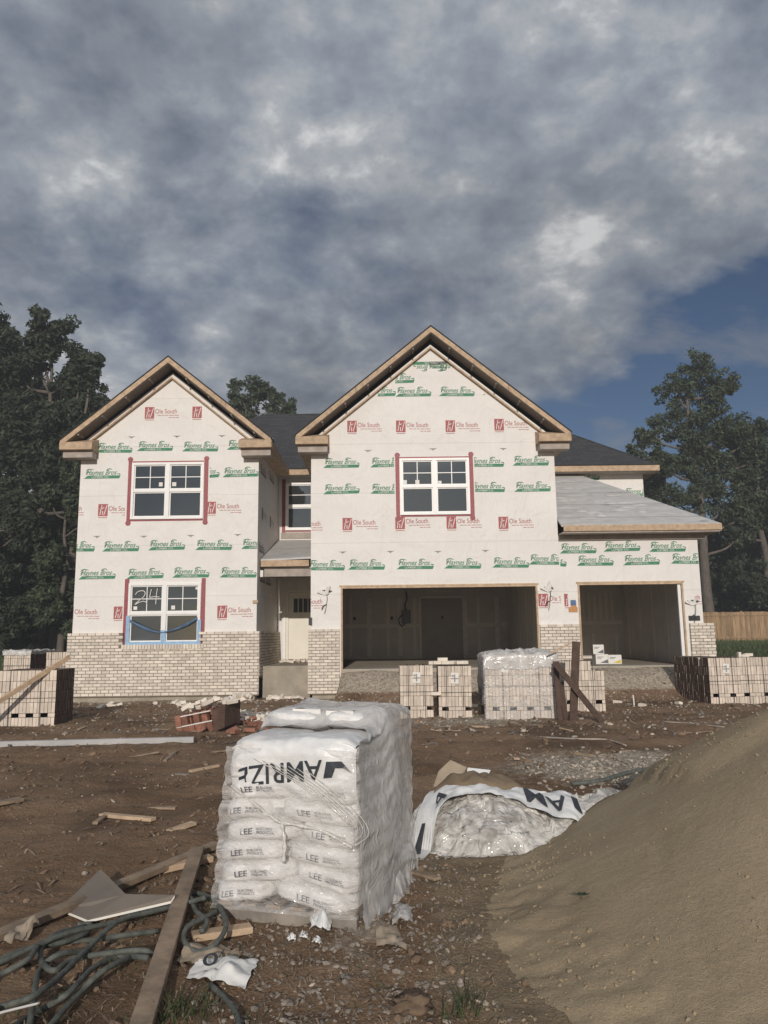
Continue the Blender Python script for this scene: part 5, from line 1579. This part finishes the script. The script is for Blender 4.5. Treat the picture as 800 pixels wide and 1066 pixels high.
def clump(u, v):
    a = u * 2 * math.pi; r = v
    cu, cv_ = .40 + .22 * r * math.cos(a) * (1 + .15 * math.sin(3 * a)), .62 + .36 * r * math.sin(a)
    p = shp(cu, cv_); n = fbm(p[0] * 6, p[1] * 6, 2, 4)
    return (p[0], p[1] - .01, p[2] + .012 + (.065 + .03 * n) * (1 - r ** 2.2) - .02 * (r > .98))
t.grid(clump, 60, 16); o = t.build('sand_clump', M['damp_sand'], None, smooth=True, fix=False); weld(o, .0005)
tag(o, 'brown sand heaped on top of the white printed sheet', 'sand')
# torn cardboard and a white scrap standing behind
p = on_ground(462, 812)
def scrap(name, label, cat, pts, mat, th=.006, group=None, thick=(0, 0, 1)):
    q = MB(); q.prism(pts, Vector(thick) * th); o = q.build(name, mat, None); tag(o, label, cat, group); return o
scrap('torn_cardboard', 'torn grey-brown carton flap sticking up from the back of the heap', 'cardboard', [(.40, 6.98, .30), (.62, 6.95, .34), (.70, 7.03, .45), (.56, 7.06, .51), (.45, 7.03, .42)], M['cardboard'], .008, None, (0, .9, .3))
scrap('white_scrap', 'small white plastic scrap standing behind the torn carton flap', 'scrap', [(.68, 7.08, .32), (.86, 7.05, .34), (.92, 7.12, .41), (.72, 7.14, .43)], M['sheet_white'], .006, None, (0, .9, .3))

# ================================================================== BOARDS, GYPSUM, HOSE, LITTER
def board(label, a, b, w_, h, mat, la=0.0, lb=0.0, name='board', bow=0.0):
    A, B = on_ground(*a, lift=h / 2 + la), on_ground(*b, lift=h / 2 + lb)
    q = MB(); d = (B - A).normalized(); s = Vector((d.y, -d.x, 0)).normalized() * w_ / 2; u = Vector((0, 0, h / 2))
    q.grid(lambda i, j: A, 0, 0) if False else None
    n = 7
    ring = []
    for i in range(n + 1):
        c = A.lerp(B, i / n) + Vector((0, 0, bow * math.sin(math.pi * i / n)))
        ring.append([c - s - u, c + s - u, c + s + u, c - s + u])
    vs = [p for r in ring for p in r]
    fs = [(i * 4 + j, i * 4 + (j + 1) % 4, (i + 1) * 4 + (j + 1) % 4, (i + 1) * 4 + j) for i in range(n) for j in range(4)] + [(3, 2, 1, 0), (n * 4, n * 4 + 1, n * 4 + 2, n * 4 + 3)]
    q.add(vs, fs); o = q.build(name, mat, None, bevel=.003); tag(o, label, 'board'); return o
board('long weathered board running from the left edge to the bag pallet', (-40, 990), (226, 879), .085, .04, M['lumber_old'], .01, .02)
board('weathered board laid over the long board and running to the bottom edge', (140, 1092), (206, 884), .095, .04, M['lumber_old'], .02, .075, bow=.01)
board('short thick offcut lying beside the long board near the bag pallet', (168, 905), (220, 893), .09, .04, M['lumber'], .0, .0, 'offcut')
board('short pale offcut in the dirt in front of the pallet corner', (200, 975), (262, 966), .085, .035, M['lumber'], .0, .0, 'offcut')
board('pale split board lying alone on the open dirt at the left', (106, 848), (160, 853), .075, .03, M['lumber'], .0, .0, 'offcut')
board('small pale splinter leaning on the split board at the left', (99, 857), (112, 848), .05, .025, M['lumber_old'], .0, .02, 'offcut')
board('brown board half sunk in the dirt right of the split board', (146, 840), (184, 841), .09, .02, M['lumber_old'], -.005, -.005, 'offcut')
board('dark thin offcut on the dirt close to the left picture edge', (-12, 838), (22, 832), .12, .03, M['lumber_old'], .0, .01, 'offcut')
board('brown stick lying on the dirt below the grey beam', (172, 792), (184, 782), .05, .03, M['lumber_old'], .0, .01, 'offcut')
board('brown flat offcut between the bag pallet and the plastic heap', (434, 908), (456, 915), .06, .02, M['lumber_old'], .0, .01, 'offcut')
# cut gypsum board: taupe paper face, white edge
g = [(62, 946, .03), (105, 905, .13), (131, 931, .10), (182, 932, .12), (178, 938, .10), (92, 958, .03)]
pts = [on_ground(a, b, l) for a, b, l in g]
q = MB(); q.prism(pts, (0, 0, .002)); q.m = [0] * len(q.f)
root = thing('gypsum_offcut', 'arrow-shaped offcut of taupe gypsum board lying across the long board', 'board', tuple(pts[0]))
q.build('board_face', M['gypsum_face'], root)
q = MB(); q.prism([p - Vector((0, 0, .0135)) for p in pts], (0, 0, .013)); q.build('board_core', M['gypsum_core'], root)

Z = lambda x, y: (x / 2.667, 850 + y / 2.667)
def hose_path(pts, lifts):
    out = []
    for i, (x, y) in enumerate(pts):
        out.append(on_ground(*Z(x, y), lift=.02 + lifts[i % len(lifts)]))
    return catmull(out, 7)
t = MB(); HR = .0138
strands = [
 ([(-60, 430), (0, 405), (110, 355), (200, 320), (330, 290), (450, 250), (545, 214), (600, 240), (628, 300), (600, 352), (550, 376), (512, 345), (520, 308), (560, 285), (605, 262)], [.01, .02, .05, .07, .04]),
 ([(-60, 470), (0, 440), (80, 395), (120, 350), (230, 345), (330, 332), (440, 318)], [.03, .0, .05]),
 ([(235, 306), (160, 325), (118, 360), (115, 400), (150, 428), (205, 396), (300, 380), (395, 372), (425, 384)], [.02, .06, .03]),
 ([(-40, 548), (0, 530), (90, 500), (170, 440), (240, 370), (330, 290), (420, 265), (520, 240), (570, 225)], [.08, .05, .10]),
 ([(10, 600), (110, 540), (190, 490), (260, 420), (330, 388), (410, 392)], [.05, .01, .07]),
 ([(78, 610), (95, 500), (110, 430), (160, 385), (250, 372)], [.0, .06]),
 ([(115, 610), (220, 490), (300, 420), (400, 378)], [.0, .03, .08]),
 ([(-40, 420), (60, 372), (170, 350), (240, 322), (250, 300), (215, 300)], [.02, .03]),
 ([(530, 225), (545, 262), (575, 290), (560, 320)], [.06, .03]),
]
for p, l in strands: t.tube(hose_path(p, l), HR, 9)
o = t.build('hose_coil', M['hose'], None, smooth=True)
tag(o, 'tangled coil of grey-green hose in the lower left corner', 'hose')
t = MB(); t.tube(hose_path([(585, 468), (625, 505), (655, 545), (670, 610)], [.0]), .013, 8); o = t.build('hose_end', M['hose'], None, smooth=True); tag(o, 'short dark hose end below the torn paper sack', 'hose')
t = MB(); t.tube(hose_path([(-10, 548), (40, 535), (110, 518)], [.09]), .005, 6); o = t.build('bright_wire', M['paper'], None, smooth=True); tag(o, 'thin pale wire across the hose coil at the left edge', 'wire')

def crumple(name, label, cat, px, mat, amp=.03, n=16, lift=.02, freq=14, seed=0, detail=None):
    """a crumpled sheet over a four-cornered patch of ground"""
    c = [on_ground(a, b) for a, b in px]
    q = MB()
    def fn(u, v):
        a = c[0].lerp(c[1], u); b = c[3].lerp(c[2], u); p = a.lerp(b, v)
        x = p.x + .02 * noise.noise(Vector((u * 5, v * 5, seed))); y = p.y + .02 * noise.noise(Vector((u * 5, v * 5, seed + 4)))
        k = abs(fbm(x * freq * .5, y * freq * .5, seed, 3)) * 1.6 + .4 * noise.noise(Vector((x * freq, y * freq, seed + 2)))
        e = (math.sin(math.pi * min(max(u, .03), .97)) * math.sin(math.pi * min(max(v, .03), .97))) ** .35
        return (x, y, surf(x, y) + lift * .4 + e * (lift * .6 + amp * k))
    q.grid(fn, n, n); o = q.build(name, mat, None, smooth=True, fix=False); tag(o, label, cat); return o
ps = crumple('paper_sack', 'torn white paper sack with a dark printed spot near the bottom edge', 'paper sack', [(194, 1022), (255, 1034), (270, 1004), (207, 996)], M['paper'], .035, 24, .03, 12, 1)
q = MB()
for a, b in ((.018, .036),):
    cc = on_ground(219, 1016); zz = .075
    q.grid(lambda u, v: (cc.x + (a + (b - a) * v) * math.cos(u * 6.283), cc.y + (a + (b - a) * v) * 1.3 * math.sin(u * 6.283), ground_h(cc.x, cc.y) + zz + .012 * math.sin(u * 6.283)), 20, 1)
q.build('printed_ring', M['ink'], ps, fix=False)
crumple('kraft_paper', 'piece of brown kraft paper behind the torn paper sack', 'paper', [(184, 1004), (222, 1010), (236, 990), (196, 984)], M['cardboard'], .03, 14, .03, 10, 5)
crumple('kraft_paper', 'small square of brown paper right above the torn paper sack', 'paper', [(226, 1000), (246, 1006), (252, 992), (232, 988)], M['cardboard'], .02, 10, .02, 10, 7)
crumple('kraft_paper', 'crumpled tan paper at the left edge under the long board', 'paper', [(2, 990), (28, 985), (42, 972), (16, 970)], M['cardboard'], .07, 14, .05, 9, 9)
crumple('plastic_scrap', 'bright crumpled white plastic in front of the pallet corner', 'plastic scrap', [(322, 972), (344, 974), (346, 956), (328, 954)], M['sheet_white'], .07, 18, .05, 18, 11)
for k, (a, b) in enumerate(((303, 978), (316, 976), (330, 982))):
    crumple('plastic_scrap', ('tiny white plastic scrap farthest left of the crumpled white plastic', 'tiny white plastic scrap just left of the crumpled white plastic', 'tiny white plastic scrap just below the crumpled white plastic')[k], 'plastic scrap', [(a - 4, b + 2), (a + 4, b + 3), (a + 4, b - 3), (a - 3, b - 3)], M['sheet_white'], .02, 8, .015, 22, 13 + k)
crumple('brown_rag', 'flat brown rag of wet cardboard in the rubble right of the pallet', 'cardboard', [(392, 988), (424, 992), (414, 968), (392, 966)], M['cardboard'], .03, 14, .02, 12, 21)
crumple('cloth_scrap', 'grey crumpled scrap of film beside the pallet in the rubble', 'plastic scrap', [(408, 968), (430, 966), (428, 948), (412, 946)], M['film_hood'], .06, 14, .04, 12, 23)
# a rock with a pale yellow patch
q = MB(); c = on_ground(428, 1050)
def rk(u, v):
    a = u * 2 * math.pi; b = (v - .5) * math.pi; d = Vector((math.cos(a) * math.cos(b), math.sin(a) * math.cos(b), math.sin(b)))
    r_ = .05 * (1 + .55 * fbm(d.x * 1.6, d.y * 1.6, d.z * 1.6 + 3, 3) + .5 * facet(d.x, d.z + d.y, 2.0, 3.0)); return (c.x + d.x * r_ * 1.7, c.y + d.y * r_, c.z + .012 + d.z * r_ * .8)
q.grid(rk, 26, 14); o = q.build('rock', M['clod'], None, smooth=True, fix=False); weld(o, .0005); tag(o, 'fist-sized muddy rock at the bottom edge left of the sand pile', 'rock')

# ---- scattered small stuff ------------------------------------------------------------------------
def icos():
    bm = bmesh.new(); bmesh.ops.create_icosphere(bm, subdivisions=1, radius=1)
    v = np.array([p.co[:] for p in bm.verts]); f = np.array([[q.index for q in p.verts] for p in bm.faces]); bm.free(); return v, f
IV, IF = icos()
def stones(name, label, pts, mat, flat=.6):
    k = len(pts); P = np.array(pts)
    r = np.random.default_rng(k)
    sc = P[:, 3][:, None] * r.uniform(.55, 1.35, (k, 3)) * np.array([1, 1, flat])
    v = IV[None] * (1 + r.normal(0, .16, (k, 12, 1))) * sc[:, None, :]
    a = r.uniform(0, 6.28, k); ca_, sa = np.cos(a)[:, None], np.sin(a)[:, None]
    x = v[:, :, 0] * ca_ - v[:, :, 1] * sa; y = v[:, :, 0] * sa + v[:, :, 1] * ca_
    tl = r.normal(0, .35, (k, 1)); z = v[:, :, 2] + x * tl
    V = np.stack([x + P[:, 0:1], y + P[:, 1:2], z + P[:, 2:3]], 2).reshape(-1, 3)
    Fc = (IF[None] + (np.arange(k) * 12)[:, None, None]).reshape(-1, 3)
    me = bpy.data.meshes.new(name); me.from_pydata(V.tolist(), [], Fc.tolist()); me.materials.append(mat); me.update()
    o = link_mesh(name, me); tag(o, label, 'debris', None, 'stuff'); return o
def sample(n, box, s0, s1, pw=2.5, f=None):
    out = []
    while len(out) < n:
        x = random.uniform(box[0], box[1]); y = random.uniform(box[2], box[3])
        if f and random.random() > f(x, y): continue
        s = s0 + (s1 - s0) * random.random() ** pw
        out.append((x, y, surf(x, y) + s * .2, s))
    return out
def nosand(x, y):
    if sand_h(x, y) > .045: return 0.0
    return .08 if x > .5 and y < 5.9 else 1.0
def clus(x, y): return nosand(x, y) * max(.05, min(1, .35 + 1.6 * fbm(x * .9, y * .9, 41, 3)))
near_ = lambda x, y: nosand(x, y) * (.2 + .8 * math.exp(-((x + .25) / .55) ** 2) * (1 - .9 * sstep(.25, .6, x)))
stones('gravel', 'grey stones scattered round the bag pallet', sample(4200, (-1.2, .75, 3.3, 6.2), .003, .020, 4, near_), M['stone'])
stones('pale_chips', 'pale mortar chips scattered round the bag pallet', sample(500, (-.9, .8, 3.3, 6.4), .003, .017, 3, near_), M['shard'])
stones('dirt_clods', 'clods of earth on the near ground', sample(4200, (-4.2, 1.2, 3.2, 9.5), .004, .030, 5, clus), M['clod'])
stones('dirt_clods', 'clods of earth in the middle distance', sample(3600, (-12, 10, 9.5, 20), .012, .06, 4, clus), M['clod'])
stones('gravel', 'pale gravel patch beside the sand pile', sample(2600, (1.6, 5.2, 7.8, 11.5), .006, .034, 3, lambda x, y: nosand(x, y) * math.exp(-(((x - 3.0) / 1.3) ** 2 + ((y - 9.4) / 1.1) ** 2))), M['shard'])
stones('gravel', 'white crushed stone heap where the gravel meets the sand pile', sample(500, (2.9, 4.0, 8.0, 9.4), .010, .035, 2, lambda x, y: math.exp(-(((x - 3.35) / .35) ** 2 + ((y - 8.6) / .35) ** 2))), M['shard'])
stones('pale_chips', 'chips of brick and mortar strewn before the house', sample(2600, (-8, 9, 12.5, 20.4), .012, .05, 3.5, lambda x, y: .25 + .75 * math.exp(-((x - 2) / 2.6) ** 2 - ((y - 15.6) / 1.5) ** 2) + .3 * (y > 18.8)), M['shard'])
stones('pale_chips', 'few pale chips on the open dirt', sample(420, (-5, 2, 5, 12.5), .004, .02, 3, nosand), M['shard'])
stones('gravel', 'gravel banked against the garage slabs', sample(1500, (-1.3, 8.1, 18.7, 20.4), .010, .04, 4, lambda x, y: 1 if ramp_mask(x, y) > .05 else .1), M['shard'])

# strips of bark, straw and film fibres on the near ground
def strips(name, label, pts, mat, L0, L1, w_):
    q = MB()
    for x, y, z, s in pts:
        a = random.uniform(0, 6.28); L = random.uniform(L0, L1); d = Vector((math.cos(a), math.sin(a), random.uniform(-.15, .3))) * L / 2; n = Vector((-d.y, d.x, 0)).normalized() * w_ * random.uniform(.5, 1.4)
        c = Vector((x, y, z + .006)); b = Vector((0, 0, random.uniform(.002, .02)))
        q.add([c - d - n * .4, c - d + n * .4, c + b + n, c + b - n, c + d + n * .3, c + d - n * .3], [(0, 1, 2, 3), (3, 2, 4, 5)])
    o = q.build(name, mat, None, fix=False, origin=(0, 0, 0)); tag(o, label, 'debris', None, 'stuff'); return o
def sand_bits(n, box, s0, s1, pw, f):
    out = []
    while len(out) < n:
        x = random.uniform(box[0], box[1]); y = random.uniform(box[2], box[3]); h = sand_h(x, y)
        if h < .012 or random.random() > f(x, y, h): continue
        s_ = s0 + (s1 - s0) * random.random() ** pw; out.append((x, y, surf(x, y) + s_ * .15, s_))
    return out
def clot(x, y, h): return max(0, fbm(x * 1.4, y * 1.4, 17, 3) + .12) * 1.2 + (.35 if h < .12 else 0)
_k = ground_h
stones('sand_crumbs', 'crumbs and clots of sand on the sand pile', sand_bits(3400, (-.3, 3.6, 3.0, 7.2), .0025, .014, 5, clot), M['sand'], .7)
strips('bark_litter', 'shreds of bark and straw on the near ground', sample(1500, (-1.6, .75, 3.2, 5.6), .01, .02, 2, nosand), M['lumber_old'], .02, .09, .003)
strips('bark_litter', 'shreds of wood on the open dirt', sample(1500, (-6, 3, 5, 14), .01, .02, 2, nosand), M['lumber_old'], .03, .16, .008)
strips('bark_litter', 'wood splinters strewn before the house', sample(900, (-9, 9.5, 12, 19.5), .01, .02, 2), M['lumber_grey'], .08, .40, .018)
# countable scraps of wood
for k in range(34):
    while True:
        x, y = random.uniform(-6.5, 5.5), random.uniform(6.5, 17.5)
        if nosand(x, y) > .5 and not (.0 < x < 2 and 5.8 < y < 7.6) and not (-1.1 < x < .3): break
    a = random.uniform(0, 3.14); L = random.uniform(.18, .5); d = Vector((math.cos(a), math.sin(a) * .8, random.uniform(-.05, .12))) * L / 2
    c = Vector((x, y, ground_h(x, y) + .012)); q = MB(); q.beam(c - d, c + d, random.uniform(.03, .085), random.uniform(.012, .03))
    o = q.build('wood_scrap', random.choice([M['lumber_old'], M['lumber_old'], M['lumber_grey'], M['lumber']]), None, bevel=.002)
    tag(o, 'short splintered scrap of wood strewn on the bare dirt', 'wood scrap', 'wood scraps strewn on the dirt')

# grass blades and the seedling on the sand
def tufts(name, label, spots):
    q = MB()
    for (px, py, n, r_, h_) in spots:
        c = on_ground(px, py)
        for _ in range(n):
            x, y = c.x + random.gauss(0, r_), c.y + random.gauss(0, r_); b = Vector((x, y, surf(x, y) - .005)); h = h_ * random.uniform(.5, 1.3)
            l = Vector((random.uniform(-.6, .6), random.uniform(-.6, .6), 1)) * h; s = Vector((random.uniform(-1, 1), random.uniform(-1, 1), 0)).normalized() * .0032
            q.add([b - s, b + s, b + l * .55 + s * .8, b + l * .55 - s * .8, b + l + Vector((l.x, l.y, -.2 * h)) * .5], [(0, 1, 2, 3), (3, 2, 4)])
    o = q.build(name, M['grass_blade'], None, fix=False, origin=(0, 0, 0)); tag(o, label, 'grass', None, 'stuff'); return o
tufts('weeds', 'thin grass and weeds sprouting from the near dirt', [(190, 1050, 46, .06, .085), (176, 1062, 40, .06, .08), (210, 1058, 26, .05, .07), (130, 1000, 24, .06, .06), (480, 1052, 22, .05, .10), (470, 1062, 16, .04, .09), (500, 1045, 10, .04, .06), (236, 940, 18, .03, .13), (228, 952, 14, .03, .12), (300, 1010, 12, .1, .04), (250, 1058, 14, .05, .05), (375, 1035, 10, .1, .04), (145, 960, 16, .05, .06), (30, 1050, 14, .08, .06)])
def sand_point(px, py):
    p = ground_point(px, py, 0)
    o_ = Vector((0, 0, EYE)); d = (p - o_)
    for i in range(400):
        q = o_ + d * (i / 400)
        if q.z <= surf(q.x, q.y): return q
    return p
c = sand_point(605, 937)
root = thing('seedling', 'small dark seedling growing on the face of the sand pile', 'seedling', tuple(c))
q = MB(); q.tube([c + Vector((0, 0, -.02)), c + Vector((.005, -.01, .03))], .003, 5); q.build('stem', M['bark'], root)
q = MB()
for k in range(7):
    a = k * .95; d = Vector((math.cos(a), math.sin(a) * .7, .25)) * .045; n = Vector((-d.y, d.x, 0)) * .32; b = c + Vector((.005, -.01, .028))
    q.add([b, b + d * .5 + n, b + d, b + d * .5 - n], [(0, 1, 2, 3)])
q.build('leaves', M['leaf_dark'], root, fix=False)
# rough grass of the lawn by the fence and under the left wood
q = MB()
for _ in range(20000):
    if random.random() < .5: x, y = random.uniform(8.7, 26), random.uniform(24.5, 45)
    else: x, y = random.uniform(-24, -8.6), random.uniform(25, 40)
    b = Vector((x, y, ground_h(x, y) - .02)); h = random.uniform(.08, .24); l = Vector((random.uniform(-.5, .5), random.uniform(-.5, .5), 1)) * h; s = Vector((.022, random.uniform(-.01, .01), 0))
    q.add([b - s, b + s, b + l], [(0, 1, 2)])
o = q.build('grass', M['grass_blade'], None, fix=False, origin=(0, 0, 0)); tag(o, 'rough green grass beyond the building site', 'grass', None, 'stuff')
# added to lift the dark tones: haze over the whole site
q = MB(); q.box(-410, 410, -70, 410, -1.3, 21.5)
hz, nt, b, o = new_mat('thin_fill_haze')
nt.nodes.remove(b); pv = nt.nodes.new('ShaderNodeVolumePrincipled')
pv.inputs['Color'].default_value = (.86, .89, .93, 1); pv.inputs['Density'].default_value = .0018; pv.inputs['Anisotropy'].default_value = 0.0
nt.links.new(pv.outputs[0], o.inputs['Volume'])
tag(q.build('fill_haze', hz, None), kind='stuff')
bpy.context.view_layer.update()
